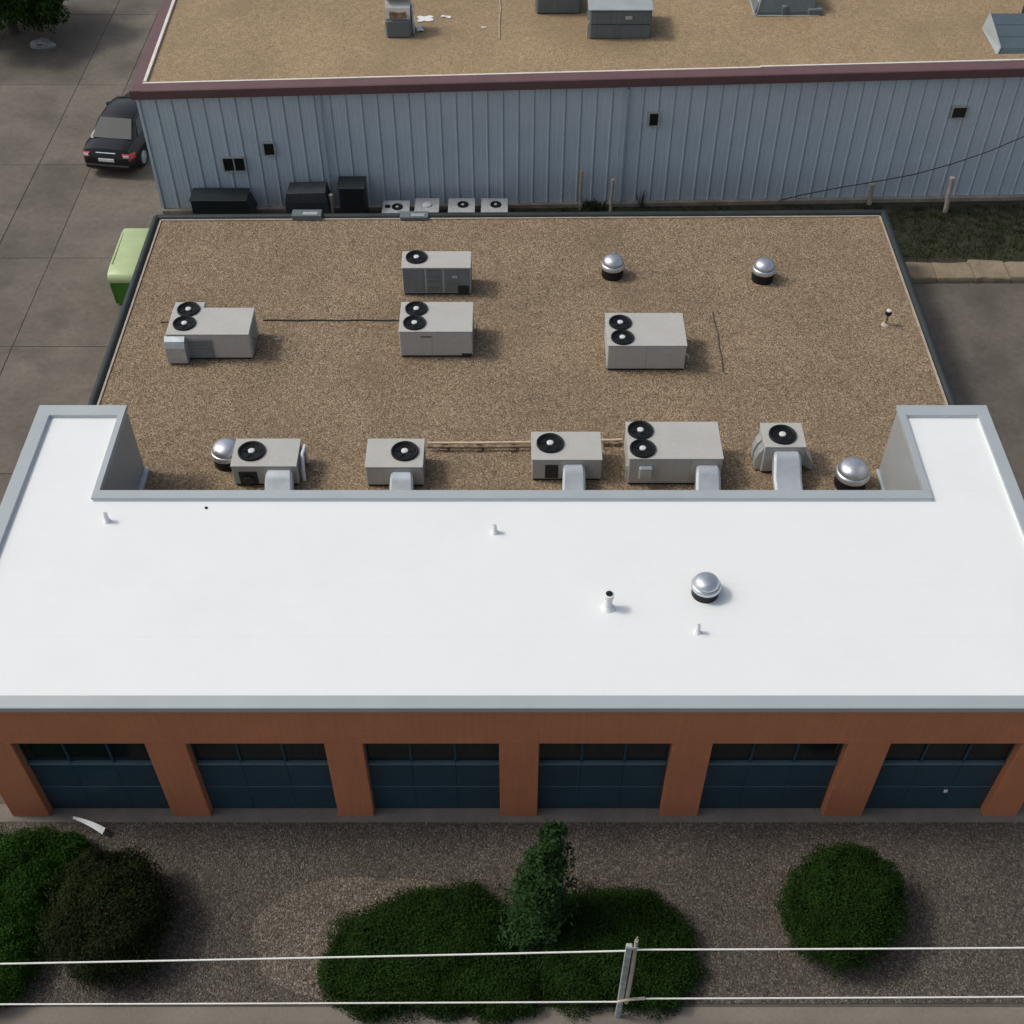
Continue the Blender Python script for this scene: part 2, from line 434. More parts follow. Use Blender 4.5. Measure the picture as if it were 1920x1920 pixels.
# garage doors
def garage_door(x0, x1, last=False):
    yd = .20
    d = MB().box(x0 - .02, x1 + .02, yd + .05, yd + .09, 0.0, 2.95).build('garage_door', 'door', gb)
    w = (x1 - x0) / 3
    g = .0025
    for k in range(3):
        a, b = x0 + k * w, x0 + (k + 1) * w
        for z0, z1 in ((.015, .905), (.925, 1.815)):
            MB().cbox(a + g, b - g, yd + random.uniform(0, .004), yd + .049, z0, z1, .004).build('door_panel', 'door', d)
        MB().box(a + .027, b - .027, yd + .035, yd + .046, 1.93, 2.80).build('pane', 'glass', d)
        MB().cbox(a + g, b - g, yd - .045, yd + .048, 1.835, 1.90, .008).build('window_sill', 'sill', d)
        MB().cbox(a + g, b - g, yd - .004, yd + .048, 2.82, 2.94, .006).build('window_rail', 'door', d)
    for k in range(4):
        xm = x0 + k * w
        MB().cbox(max(x0, xm - .026), min(x1, xm + .026), yd - .006, yd + .0475, 1.905, 2.815, .006).build('mullion', 'door', d)
    MB().box(x0 + .02, x1 - .02, yd - .008, yd + .012, .905, .925).build('section_joint', 'sill', d)
    MB().box(x0, x1, yd - .005, yd + .045, .003, .014).build('bottom_seal', 'dark', d)
    if last:
        hd = MB().cbox(9.32, 9.40, yd - .03, yd - .002, .70, .80, .01).build('handle', 'plate', d)
        hd['label'] = 'small pale handle plate on the dark door'
    else:
        MB().cbox((x0 + x1) / 2 - .06, (x0 + x1) / 2 + .06, yd - .025, yd - .002, .12, .15, .008).build('handle', 'door', d)
for k, (a, b) in enumerate(OPEN):
    garage_door(a, b, k == 5)
MB().box(-10.6, 10.7, 5.35, 5.60, -.02, 4.0).build('back_wall', 'block', gb)

# rear low roof with gutter
ZR = 2.05
RR = [(-11.10, 5.81), (11.66, 5.81), (11.70, 20.10), (-11.12, 19.88)]
rr = MB().prism(RR, 1.86, ZR).build('gravel_roof', 'roofgravel', gb)
rr['label'] = 'tan gravel covered low rear roof'
EL = [(-11.20, 8.60), (-11.24, 19.97), (11.82, 20.22), (11.78, 8.60)]
def off_strip(a, b, w, z0, z1, ext=0):
    a = Vector((*a, 0)); b = Vector((*b, 0)); d = (b - a).normalized(); n = Vector((-d.y, d.x, 0))
    a = a - d * ext; b = b + d * ext
    q = [a - n * w / 2, b - n * w / 2, b + n * w / 2, a + n * w / 2]
    return MB().prism([(p.x, p.y) for p in q], z0, z1)
for a, b in zip(EL[:-1], EL[1:]):
    off_strip(a, b, .17, -.02, 2.02).build('rear_wall', 'block', gb)
FL = [(-11.135, 8.69), (-11.16, 19.90), (11.74, 20.13), (11.70, 8.69)]
for a, b in zip(FL[:-1], FL[1:]):
    off_strip(a, b, .055, 2.022, 2.085).build('edge_flashing', 'flash', gb)
GL = [(-11.30, 8.69), (-11.33, 20.06), (11.90, 20.32), (11.86, 8.69)]
for a, b in zip(GL[:-1], GL[1:]):
    pa, pb = Vector((*a, 2.04)), Vector((*b, 2.04))
    n = 12
    MB().tube([pa.lerp(pb, t / n) + Vector((0, 0, random.uniform(-.006, .006))) for t in range(n + 1)], .118, 14).build('gutter', 'gutter', gb, 50)
for x0, x1, h in ((-6.99, -6.05, .16), (-3.56, -2.66, .10)):
    sc = MB().cbox(x0, x1, 19.90, 20.26, 2.06, 2.08 + h, .015)
    o = sc.build('scupper_box', 'boxteal', gb)
    MB().cbox(x0 + .35, x1 - .12, 19.95, 20.10, 2.081 + h, 2.093 + h, .004).build('cover_plate', 'galv', o)
# faint felt seams in the gravel roof
# ------------------------------------------------------------------ rooftop equipment
def fan_meshes():
    R = {}
    R['shroud'] = MB().lathe([(1.0, 0), (1.0, .16), (.97, .20), (.90, .20), (.86, .16), (.80, .05), (.79, .012), (.30, .010)], 32).mesh('fan', 'black', 40)
    R['guard'] = []
    for r in (.36, .50, .64, .77):
        pts = [(r * math.cos(2 * math.pi * k / 28), r * math.sin(2 * math.pi * k / 28), .15 - .03 * (r)) for k in range(29)]
        R['guard'].append(MB().tube(pts, .012, 5).mesh('guard_ring', 'black', 60))
    b = MB()
    b.add([(.18, -.06, .03), (.74, -.20, .03), (.76, .16, .09), (.18, .08, .07), (.18, -.06, .04), (.74, -.20, .04), (.76, .16, .10), (.18, .08, .08)],
          [(3, 2, 1, 0), (4, 5, 6, 7), (0, 1, 5, 4), (1, 2, 6, 5), (2, 3, 7, 6), (3, 0, 4, 7)])
    R['blade'] = b.mesh('blade', 'black')
    R['hub'] = MB().lathe([(.25, .05), (.25, .17), (.22, .20), (.10, .215)], 20).mesh('hub', 'hub', 40)
    return R
FAN = fan_meshes()
def fan(parent, x, y, z, r, rot=0.0):
    f = link('fan', FAN['shroud'], parent, (x, y, z), (0, 0, rot), (r, r, r * .9))
    for k in range(5):
        link('blade', FAN['blade'], f, (0, 0, 0), (0, 0, 2 * math.pi * k / 5))
    for g in FAN['guard']:
        link('guard_ring', g, f)
    link('hub', FAN['hub'], f)
    return f

def duct(parent, x0, x1, path, mat='duct'):
    """rectangular sheet-metal duct; path = (y, z top, z bottom) local to the unit"""
    rings = []
    for y, zt, zb, k in path:
        c = .055
        a, b = x0 - k, x1 + k
        rings.append([(a + c, y, zb), (b - c, y, zb), (b, y, zb + c), (b, y, zt - c), (b - c, y, zt), (a + c, y, zt), (a, y, zt - c), (a, y, zb + c)])
    d = MB().loft(rings).build('duct', mat, parent, 35)
    y, zt, zb, k = path[5]
    MB().cbox(x0 - k - .018, x1 + k + .018, y - .025, y + .025, zb - .018, zt + .018, .006).build('duct_flange', 'galv', d)
    return d

def hvac(label, x0, x1, y0, y1, zt, fans, seam=(.5,), body='hvac', name='rooftop_unit', panel_mat=None):
    xc, yc = (x0 + x1) / 2, (y0 + y1) / 2
    t = thing(name, label, 'air conditioner', (xc, yc, ZR), 0, 'air conditioning units on the rear roof')
    w, d, h = (x1 - x0) / 2, (y1 - y0) / 2, zt - ZR
    MB().box(-w + .03, w - .03, -d + .03, d - .03, -.02, .075).build('base_rail', 'dark', t)
    MB().cbox(-w, w, -d, d, .07, h - .035, .012).build('casing', body, t)
    MB().cbox(-w - .014, w + .014, -d - .014, d + .014, h - .034, h, .010).build('lid', 'hvac', t)
    # front access panels, a hand-width inside the casing edges
    ed = [0.0] + list(seam) + [1.0]
    for a, b in zip(ed[:-1], ed[1:]):
        MB().cbox(-w + 2 * w * a + .02, -w + 2 * w * b - .02, -d - .009, -d + .004, .10, h - .055, .004).build('access_panel', panel_mat or body, t)
    for k in range(5):
        z = .18 + k * (h - .36) / 4
        MB().cbox(w - .004, w + .016, -d * .7, d * .7, z, z + .05, .006).build('louver', 'hvacgrey', t)
    MB().cbox(w * .45, w * .45 + .16, -d - .014, -d - .0095, h * .62, h * .62 + .09, .002).build('rating_plate', 'galv', t)
    for fx, fy, r in fans:
        fan(t, fx - xc, fy - yc, h + .001, r, random.uniform(0, 6))
    return t, w, d, h

RF = .315; RL = .345
# A - two fans, deeper left end, intake hood
t, w, d, h = hvac('two fan unit with a pale hood on its front corner, by the left gutter',
                  -9.50, -7.24, 13.05, 14.22, 2.96, [(-9.07, 14.13, RF), (-9.07, 13.50, RF)], (.40,))
MB().cbox(-w, -w + .84, d + .016, d + .27, .07, h, .012).build('casing_extension', 'hvac', t)
hood = [[(-w - .05, y, zb), (-w + .50, y, zb), (-w + .50, y, zt), (-w - .05, y, zt)] for y, zb, zt in ((-d - .012, .0, h - .06), (-d - .16, .02, h - .14), (-d - .24, .08, h - .32))]
o = MB().loft(hood).build('intake_hood', 'galv', t); o['label'] = 'pale translucent-looking intake hood'
for k in range(6):
    MB().cbox(-w + .54, -w + 1.22, -d - .045, -d - .010, .12 + k * .11, .19 + k * .11, .006).build('louver', 'hvacgrey', t)
MB().tube([(w + .08, -.1, .02), (w + .08, -.1, .35), (w + .02, -.1, .40)], .022).build('conduit', 'rust', t, 60)
# B - grey fronted single fan
t, w, d, h = hvac('one fan unit with a dark grey front, furthest back on the rear roof',
                  -3.21, -1.21, 16.02, 16.82, 3.04, [(-2.80, 16.50, RF)], (.34, .60), 'hvac', panel_mat='hvacgrey')
MB().cbox(w - .38, w - .06, -d - .030, -d - .011, .10, .36, .008).build('drain_recess', 'plastic', t)
for z in (.28, .48, .66):
    MB().cbox(-.28, .12, -d - .026, -d - .011, z, z + .05, .005).build('louver', 'boxteal', t)
# C - two fans
t, w, d, h = hvac('two fan tan unit standing close in front of the dark grey fronted one',
                  -3.11, -1.10, 13.15, 14.46, 2.98, [(-2.68, 14.13, RF), (-2.70, 13.50, RF)], (.45,))
MB().cbox(-.42, -.12, -d - .022, -d - .011, h - .20, h - .17, .004).build('handle', 'dark', t)
MB().tube([(w + .10, .45, .0), (w + .10, .45, .30), (w + .03, .45, .34)], .02).build('conduit', 'copper', t, 60)
MB().cbox(w - .30, w - .02, -d - .025, -d - .011, .085, .16, .006).build('drain_recess', 'plastic', t)
# D - two fans with a gas pipe
t, w, d, h = hvac('widest two fan tan unit alone in the middle right of the rear roof',
                  2.62, 4.76, 12.58, 14.00, 2.95, [(3.00, 13.55, RF), (3.02, 12.90, RF)], (.5,))
MB().tube([(w + .09, -.55, .0), (w + .09, -.55, .42), (w + .03, -.55, .46)], .03).build('gas_pipe', 'galv', t, 60)
MB().lathe([(.05, .12), (.07, .16), (.07, .28), (.04, .33)], 12, (w + .09, -.55, 0)).build('regulator', 'rust', t, 50)

def front_duct(t, d, x0, x1, zt, y_unit_front):
    yo = y_unit_front + d                   # unit centre in y
    pth = [(-d + .02, zt - .08, zt - .36, -.03), (-d - .08, zt - .015, zt - .40, -.01), (-d - .20, zt - .02, zt - .46, .0),
           (-d - .32, zt - .10, zt - .54, .01), (-d - .62, zt - .38, zt - .66, .02), (-d - 1.1, zt - .50, zt - .70, .02), (5.79 - yo, zt - .52, zt - .70, .02)]
    return duct(t, x0, x1, pth)
# E
t, w, d, h = hvac('one fan tan unit with a front duct, beside the dome vent nearest the left wing',
                  -6.98, -5.36, 8.12, 9.10, 2.76, [(-6.53, 8.62, RL)], (.42,))
front_duct(t, d, .06, .72, h - .06, 8.12)
MB().cbox(-w + .16, -w + .62, -d - .030, -d - .010, .10, .52, .02).build('vent_opening', 'plastic', t)
MB().lathe([(.13, 0), (.15, .02), (.13, .03)], 16).build('vent_ring', 'dark', t, 50, (-w + .38, -d - .04, .24)).rotation_euler = (math.radians(90), 0, 0)
MB().tube([(w + .10, .35, .02), (w + .10, .35, .60), (w + .08, .0, .62), (w + .10, -.25, .30), (w + .10, -.3, .02)], .05).build('refrigerant_pipe', 'pvc', t, 60)
MB().tube([(w + .05, .1, .02), (w + .05, .1, .45), (w + .0, .1, .48)], .018).build('conduit', 'copper', t, 60)
# F
t, w, d, h = hvac('small tan unit whose one fan sits at its right end, with a front duct',
                  -3.64, -2.22, 8.09, 9.10, 2.76, [(-2.69, 8.62, RL)], (.45,))
front_duct(t, d, -.09, .47, h - .10, 8.09)
# G
t, w, d, h = hvac('one fan unit with a duct and dark opening, between two tan pipe runs',
                  .50, 2.24, 8.30, 9.30, 2.81, [(.96, 8.86, RL)], (.40,))
front_duct(t, d, -.10, .44, h - .10, 8.30)
MB().cbox(-w + .33, -w + .66, -d - .026, -d - .010, .12, .58, .02).build('vent_opening', 'plastic', t)
# H
t, w, d, h = hvac('large two fan tan unit with a front duct behind the white roof edge',
                  2.90, 5.22, 8.15, 9.48, 2.99, [(3.24, 9.15, RL - .02), (3.25, 8.48, RL - .02)], (.33, .66))
front_duct(t, d, .50, 1.08, h - .16, 8.15)
o = MB().cbox(-w + .25, -w + .60, -d - .13, -d - .008, .30, .72, .04).build('junction_box', 'galv', t)
MB().cbox(-w - .055, -w - .016, -d + .05, -d + .12, .1, .62, .01).build('conduit', 'galv', t)
# I
t, w, d, h = hvac('narrow one fan unit with metal hoods on both sides, nearest the right wing',
                  6.32, 7.34, 8.57, 9.44, 2.99, [(6.80, 8.98, RL)], ())
front_duct(t, d, -.30, .36, h - .08, 8.57)
for yk in (-.22, .14):
    MB().loft([[(-w - .005, yk - .14, .05), (-w - .005, yk + .14, .05), (-w - .005, yk + .14, .78), (-w - .005, yk - .14, .78)],
               [(-w - .10, yk - .13, .06), (-w - .10, yk + .13, .06), (-w - .10, yk + .13, .62), (-w - .10, yk - .13, .62)],
               [(-w - .16, yk - .11, .08), (-w - .16, yk + .11, .08), (-w - .16, yk + .11, .40), (-w - .16, yk - .11, .40)]]).build('side_hood', 'galv', t)
MB().loft([[(w + .018, -.38, .25), (w + .018, .10, .25), (w + .018, .10, .72), (w + .018, -.38, .72)],
           [(w + .28, -.42, .10), (w + .28, .02, .10), (w + .28, .02, .30), (w + .28, -.42, .30)]]).build('side_hood', 'galv', t)

def dome_vent(label, x, y, z, r, k=1.0):
    t = thing('dome_vent', label, 'roof vent', (x, y, z), 0, 'round metal dome vents')
    MB().lathe([(r * .90, -.01), (r * .92, .30 * k), (r * .80, .31 * k)], 32).build('curb', 'black', t, 40)
    b = MB().lathe([(r * .94, .27 * k), (r * 1.0, .29 * k), (r * 1.0, .33 * k), (r * .97, .37 * k), (r * .92, .40 * k), (r * .86, .41 * k)], 40).build('skirt', 'alu', t, 35)
    MB().lathe([(r * .86, .40 * k), (r * .86, .44 * k), (r * .82, .49 * k), (r * .70, .545 * k), (r * .50, .585 * k), (r * .25, .607 * k), (r * .05, .612 * k)], 40).build('dome', 'alu', t, 60)
    MB().lathe([(r * .88, .405 * k), (r * .89, .415 * k), (r * .865, .43 * k)], 40).build('seam_ring', 'hvacgrey', b, 60)
    return t
dome_vent('dome vent at the back of the tan roof, behind the middle right unit', 3.02, 17.02, ZR, .36, 1.12)
dome_vent('dome vent at the back of the tan roof, nearer the right gutter', 7.52, 16.82, ZR, .36, 1.12)
dome_vent('largest metal dome vent, tucked beside the right wing wall', 8.53, 8.20, ZR, .44, 1.2)
dome_vent('metal dome vent half hidden behind the unit nearest the left wing', -7.28, 8.98, ZR, .40, 1.1)
dome_vent('metal dome vent standing on the white front roof', 4.06, 2.90, 4.165, .315, .80)

# pipe vents on the white roof
def pipe_vent(label, x, y, h, r, cap=False):
    t = thing('pipe_vent', label, 'roof vent', (x, y, 4.165), 0, 'pipe vents on the white roof')
    MB().lathe([(r * 1.8, -.004), (r * 1.7, .010), (r * 1.25, .05), (r * 1.1, .08)], 18).build('boot', 'membrane', t, 50)
    MB().lathe([(r, .0), (r, h), (r * .9, h + .008)], 18).build('pipe', 'pvc', t, 50)
    if cap:
        MB().lathe([(r * .86, h + .004), (r * .86, h + .016), (r * .3, h + .02)], 18).build('open_mouth', 'black', t, 50)
        MB().lathe([(r * 1.25, h - .10), (r * 1.25, h - .004), (r * .92, h + .002)], 18).build('collar', 'pvc', t, 50)
    else:
        MB().lathe([(r * .7, h + .003), (r * .7, h + .013), (r * .2, h + .015)], 18).build('cap', 'hvac', t, 50)
    return t
pipe_vent('white pipe with an open black mouth left of the dome on the white roof', 2.00, 2.50, .46, .085, True)
pipe_vent('thin white pipe vent near the inside left corner of the white roof', -8.98, 4.95, .26, .05)
pipe_vent('short white pipe vent near the middle of the white roof rear edge', -.38, 4.62, .22, .05)
pipe_vent('short white pipe vent in front of the dome on the white roof', 3.80, 1.86, .24, .045)
o = MB().lathe([(.035, 0), (.035, .02), (.02, .035), (.004, .04)], 10).build('drain_cap', 'black', None, 50, (-6.86, 5.36, 4.166))
tag(o, 'tiny black drain cap on the white roof near its back edge', 'drain cap')

# small pipe vent on the tan roof, cables, gas lines
t = thing('flue_vent', 'small white capped flue near the right gutter of the tan roof', 'roof vent', (10.77, 14.62, ZR))
MB().lathe([(.13, -.005), (.11, .03), (.05, .06)], 14).build('boot', 'flash', t, 50)
MB().lathe([(.035, 0), (.035, .42)], 12).build('pipe', 'rust', t, 50)
MB().lathe([(.075, .36), (.095, .40), (.095, .47), (.07, .50)], 16).build('collar', 'black', t, 50)
MB().lathe([(.075, .49), (.07, .52), (.03, .54)], 16).build('cap', 'hub', t, 50)

def pipe_run(label, x0, x1, y, zz, r, double):
    t = thing('gas_pipe', label, 'pipe', (x0, y, ZR), 0)
    L = x1 - x0
    MB().tube([(0, 0, zz), (L * .5, 0, zz + .004), (L, .03, zz)], r, 10).build('pipe', 'copper', t, 60)
    if double:
        MB().tube([(0, -.12, zz - .02), (L * .5, -.125, zz - .02), (L, -.10, zz - .02)], r * .95, 10).build('pipe', 'rust', t, 60)
    n = 2 if L < 1 else 3
    for k in range(n):
        x = L * (k + .5) / n
        MB().cbox(x - .07, x + .07, -.19 if double else -.08, .08, -.01, zz - r + .004 - (.03 if double else 0), .01).build('support_block', 'rust', t)
    return t
pipe_run('pair of tan and rusty pipes on blocks running between two one fan units', -2.18, .48, 9.52, .16, .035, True)
pipe_run('short single tan pipe joining the large two fan unit', 2.28, 2.86, 9.62, .16, .035, False)
def lying(name, label, cat, pts, r, mat):
    o = MB().tube(pts, r, 8).build(name, mat, None, 60)
    return tag(o, label, cat)
lying('conduit', 'thin dark conduit lying on the gravel between the two left two fan units', 'conduit',
      [(-7.2 + k * .2, 14.80 + .012 * math.sin(k), ZR + .025) for k in range(20)] + [(-3.16, 14.77, ZR + .025)], .020, 'darkcable')
lying('conduit', 'short dark conduit stub left of the unit by the left gutter', 'conduit',
      [(-10.15, 14.71, ZR + .02), (-9.8, 14.72, ZR + .02), (-9.52, 14.70, ZR + .02)], .014, 'darkcable')
lying('wire', 'thin dark wire lying on the gravel right of the widest two fan unit', 'wire',
      [(5.86, 15.2, ZR + .015), (5.85, 14.7, ZR + .015), (5.90, 14.2, ZR + .015), (5.86, 13.6, ZR + .015), (5.88, 13.1, ZR + .015), (5.84, 12.5, ZR + .015), (5.95, 12.42, ZR + .015)], .013, 'darkcable')
def scrap(name, label, cat, x, y, z, w, l, mat, rz=0., h=.02):
    n = 6; V = []; F = []
    for i in range(n):
        for j in range(n):
            V.append(((i / (n - 1) - .5) * w * (1 + .15 * math.sin(j * 1.7)), (j / (n - 1) - .5) * l * (1 + .2 * math.sin(i * 2.1)), .012 + h * random.random()))
    for i in range(n - 1):
        for j in range(n - 1):
            F.append((i * n + j, (i + 1) * n + j, (i + 1) * n + j + 1, i * n + j + 1))
    k = len(V)
    V += [(a, b, c - .008) for a, b, c in V]; F += [tuple(i + k for i in f[::-1]) for f in F]
    o = MB().add(V, F).build(name, mat, None, None, (x, y, z)); o.rotation_euler.z = rz
    return tag(o, label, cat)

scrap('pale_scrap', 'small pale scrap on the gravel right of the hooded two fan unit', 'scrap', -6.68, 13.95, ZR, .16, .10, 'flash', .4)
scrap('pale_scrap', 'small pale scrap right of the unit beside the half hidden dome', 'scrap', -5.0, 8.68, ZR, .14, .08, 'flash', -.3)
# ------------------------------------------------------------------ blue-grey metal building behind
ANG = math.radians(1.654)
mbld = thing('metal_building', 'pale blue ribbed metal building with maroon eaves and tan gravel roof', 'building', (-12.28, 23.55, 0), ANG)
PITCH = .515; NP = 64
ZW = 4.45; SL = .0125
prof = [(0, .0), (.022, -.040), (.060, -.040), (.072, 0), (.075, .034), (.098, .034), (.101, 0), (.20, 0), (.208, -.006), (.232, -.006), (.24, 0), (.355, 0), (.363, -.006), (.387, -.006), (.395, 0), (PITCH, 0)]
V = [(u, v, .14) for u, v in prof] + [(u, v, ZW) for u, v in prof]
k = len(prof)
F = [(i, i + 1, i + 1 + k, i + k) for i in range(k - 1)]
V += [(u, v + .05, z) for u, v, z in V]
F += [tuple(i + 2 * k for i in f[::-1]) for f in F]
F += [(i, i + 2 * k, i + 1 + 2 * k, i + 1) for i in range(k - 1)] + [(0, k, 3 * k, 2 * k), (k - 1, 3 * k - 1, 4 * k - 1, 2 * k - 1)]
PANEL = MB().add(V, F).mesh('wall_panel', 'steel')
for n in range(NP):
    s = .08 + n * PITCH
    link('wall_panel', PANEL, mbld, (s, 0, 0), (0, 0, 0), (.999, 1, 1 + SL * s / ZW * .95))
S1 = .08 + NP * PITCH
MB().box(.08, S1, .09, .25, 0, 4.40).build('wall_core', 'block', mbld)
MB().box(.06, .14, -.074, -.064, .14, 4.40).build('corner_trim', 'steel', mbld)
MB().box(.06, .0795, -.036, 18.0, .14, 4.42).build('side_wall', 'steel', mbld)
MB().cbox(.05, S1, -.15, .028, -.05, .145, .015).build('foundation', 'concrete', mbld)
for s in (5.97, 16.05):
    MB().cbox(s, s + .085, -.13, -.064, .16, 4.42, .015).build('downspout', 'steeldark', mbld)
def zroof(s): return 4.58 + SL * s
def roofquad(a0, a1, y0, y1, zo, th):
    """sloping slab between s = a0..a1, local y = y0..y1, top at roof height + zo"""
    return MB().add([(a0, y0, zroof(a0) + zo - th), (a1, y0, zroof(a1) + zo - th), (a1, y1, zroof(a1) + zo - th), (a0, y1, zroof(a0) + zo - th),
                     (a0, y0, zroof(a0) + zo), (a1, y0, zroof(a1) + zo), (a1, y1, zroof(a1) + zo), (a0, y1, zroof(a0) + zo)],
                    [(3, 2, 1, 0), (4, 5, 6, 7), (0, 1, 5, 4), (1, 2, 6, 5), (2, 3, 7, 6), (3, 0, 4, 7)])
far = roofquad(.3, S1, .3, 18.0, 0, .10).build('gravel_roof', 'farroof', mbld)
cuts = [-.02, 20.4, S1 + .1]
for i, (a, b) in enumerate(zip(cuts[:-1], cuts[1:])):
    q = MB()
    P = lambda s: [(s, -.20, zroof(s) - .26), (s, -.20, zroof(s) + .02), (s, -.17, zroof(s) + .05), (s, .25, zroof(s) + .065), (s, .25, zroof(s) - .05), (s, -.12, zroof(s) - .05), (s, -.12, zroof(s) - .26)]
    MB().loft([P(a + (.004 if i else 0)), P(b)]).build('eave_trim', 'maroon', mbld)
    roofquad(max(a, .30), b, .252 + (.05 if i else 0), .325 + (.05 if i else 0), .075, .07).build('edge_strip', 'whitestrip', mbld)
MB().add(*[[(-.06, -.19, zroof(0) - .26), (.0, -.19, zroof(0) - .26), (.0, 18, zroof(0) - .26), (-.06, 18, zroof(0) - .26),
            (-.06, -.19, zroof(0) + .045), (.30, -.19, zroof(0) + .055), (.30, 18, zroof(0) + .055), (-.06, 18, zroof(0) + .045)],
           [(3, 2, 1, 0), (4, 5, 6, 7), (0, 1, 5, 4), (1, 2, 6, 5), (2, 3, 7, 6), (3, 0, 4, 7)]]).build('side_trim', 'maroon', mbld)
roofquad(.305, .40, .37, 18.0, .08, .09).build('edge_strip', 'whitestrip', mbld)
def window(s0, s1, z0, z1, split=False):
    f = MB()
    w = MB().box(s0 - .03, s1 + .03, -.076, -.0365, z0 - .03, z1 + .03).build('window', 'winframe', mbld)
    t_ = .035
    for a, b, c, d_ in ((s0 - .045, s1 + .045, z1, z1 + t_), (s0 - .045, s1 + .045, z0 - t_, z0), (s0 - .045, s0 - .005, z0, z1), (s1 + .005, s1 + .045, z0, z1)):
        MB().box(a, b, -.110, -.0765, c, d_).build('frame', 'winframe', w)
    if split:
        m = (s0 + s1) / 2
        MB().box(m - .02, m + .02, -.105, -.0765, z0, z1).build('mullion', 'winframe', w)
        MB().box(s0, m - .021, -.084, -.0768, z0 + .002, z1 - .002).build('pane', 'glass', w)
        MB().box(m + .021, s1, -.084, -.0768, z0 + .002, z1 - .002).build('pane', 'glass', w)
    else:
        MB().box(s0, s1, -.084, -.0768, z0 + .002, z1 - .002).build('pane', 'glass', w)
window(2.50, 3.20, 1.62, 2.10, True)
window(3.95, 4.27, 2.20, 2.63)
window(16.87, 17.15, 3.07, 3.52)
window(27.02, 27.46, 3.20, 3.57)

# equipment on the far roof (world coordinates)
def zfar(x): return zroof(x + 12.28)
t = thing('roof_ventilator', 'small grey ventilator with pale cap on the far roof beside white scraps', 'roof vent', (-3.84, 27.35, zfar(-3.84)))
MB().cbox(-.46, .42, -.45, .45, -.02, .62, .06).build('casing', 'boxteal', t)
MB().loft([[(-.44, y, .63), (.40, y, .63), (.40, y, z), (-.44, y, z)] for y, z in ((-.40, .66), (-.25, .95), (.0, 1.15), (.42, 1.20))]).build('hood', 'hvac', t)
MB().cbox(-.42, .36, -.16, .40, 1.16, 1.27, .03).build('cap', 'boxlight', t)
MB().cbox(-.30, .26, -.44, -.34, .66, .90, .02).build('throat', 'rust', t)
MB().cbox(.43, .50, -.2, .3, .0, .9, .02).build('side_pipe', 'galv', t)
t = thing('roof_box', 'dark grey-green metal box on the far roof, left of the largest one', 'roof unit', (1.62, 29.1, zfar(1.6)))
MB().cbox(-.80, .80, -.55, .75, -.02, 1.15, .08).build('casing', 'boxteal', t)
MB().cbox(-.83, .83, -.58, .78, 1.151, 1.20, .02).build('lid', 'boxlight', t)
MB().cbox(-.76, -.68, -.585, -.56, .78, .95, .01).build('tag_plate', 'galv', t)
t = thing('roof_box', 'largest grey metal box on the far roof with a flat lighter lid', 'roof unit', (3.65, 27.25, zfar(3.6)))
MB().cbox(-1.04, 1.04, -.60, 1.10, -.02, .98, .05).build('casing', 'boxteal', t)
MB().cbox(-1.09, 1.09, -.65, 1.15, .981, 1.03, .02).build('lid', 'boxlight', t)
MB().cbox(-1.0, 1.0, -.622, -.601, .50, .515, .004).build('seam', 'dark', t)
MB().cbox(.15, .38, -.625, -.605, .68, .80, .006).build('tag_plate', 'galv', t)
MB().tube([(-1.09, -.5, .0), (-1.09, -.5, .5), (-1.04, -.5, .55)], .03).build('conduit', 'flash', t, 60)
t = thing('roof_hood', 'tapered grey exhaust hood on the far roof with a low side outlet', 'roof vent', (9.47, 28.85, zfar(9.4)))
MB().loft([[(-1.04, -.6, -.02), (1.06, -.6, -.02), (1.06, .9, -.02), (-1.04, .9, -.02)], [(-1.04, -.6, .12), (1.06, -.6, .12), (1.06, .9, .12), (-1.04, .9, .12)],
           [(-.72, -.28, 1.05), (.92, -.28, 1.05), (.92, .8, 1.05), (-.72, .8, 1.05)]]).build('casing', 'boxteal', t)
MB().loft([[(-1.06, -.62, .0), (-.98, -.64, .0), (-.98, .9, .0), (-1.06, .9, .0)], [(-.75, -.30, 1.06), (-.68, -.32, 1.06), (-.68, .8, 1.06), (-.75, .8, 1.06)]]).build('side_sheet', 'boxlight', t)
MB().cbox(.80, 1.28, -.66, -.30, .02, .24, .03).build('outlet', 'boxteal', t)
MB().cbox(-.12, .06, -.66, -.35, .03, .34, .02).build('pipe_stub', 'boxteal', t)
MB().tube([(-.95, -.66, .02), (1.2, -.66, .02)], .025).build('drip_rail', 'galv', t, 60)
t = thing('roof_hatch', 'sloping blue-grey roof hatch with a pale side on the far right of the far roof', 'roof hatch', (17.6, 26.2, zfar(17.6)))
MB().loft([[(-1.50, -.95, -.02), (-1.50, .90, -.02), (-1.42, .90, .50), (-1.42, -.80, .12)], [(1.7, -.95, -.02), (1.7, .90, -.02), (1.7, .90, .50), (1.7, -.80, .12)]]).build('casing', 'hatchblue', t)
MB().loft([[(-1.59, -.97, -.02), (-1.58, .90, -.02), (-1.47, .90, .53), (-1.47, -.82, .15)], [(-1.53, -.97, -.02), (-1.53, .90, -.02), (-1.435, .90, .53), (-1.435, -.82, .15)]]).build('side_sheet', 'boxlight', t)
for y in (-.25, .33):
    MB().add([(-1.40, y, .255 + .2235 * (y + .25)), (1.7, y, .255 + .2235 * (y + .25)), (1.7, y + .03, .262 + .2235 * (y + .25)), (-1.40, y + .03, .262 + .2235 * (y + .25)),
              (-1.40, y, .2), (1.7, y, .2), (1.7, y + .03, .2), (-1.40, y + .03, .2)], [(0, 1, 2, 3), (7, 6, 5, 4), (0, 4, 5, 1), (1, 5, 6, 2), (2, 6, 7, 3), (3, 7, 4, 0)]).build('sheet_seam', 'hatchblue', t)
MB().cbox(-.2, .5, 1.01, 1.4, -.02, .6, .03).build('rear_box', 'plastic', t)
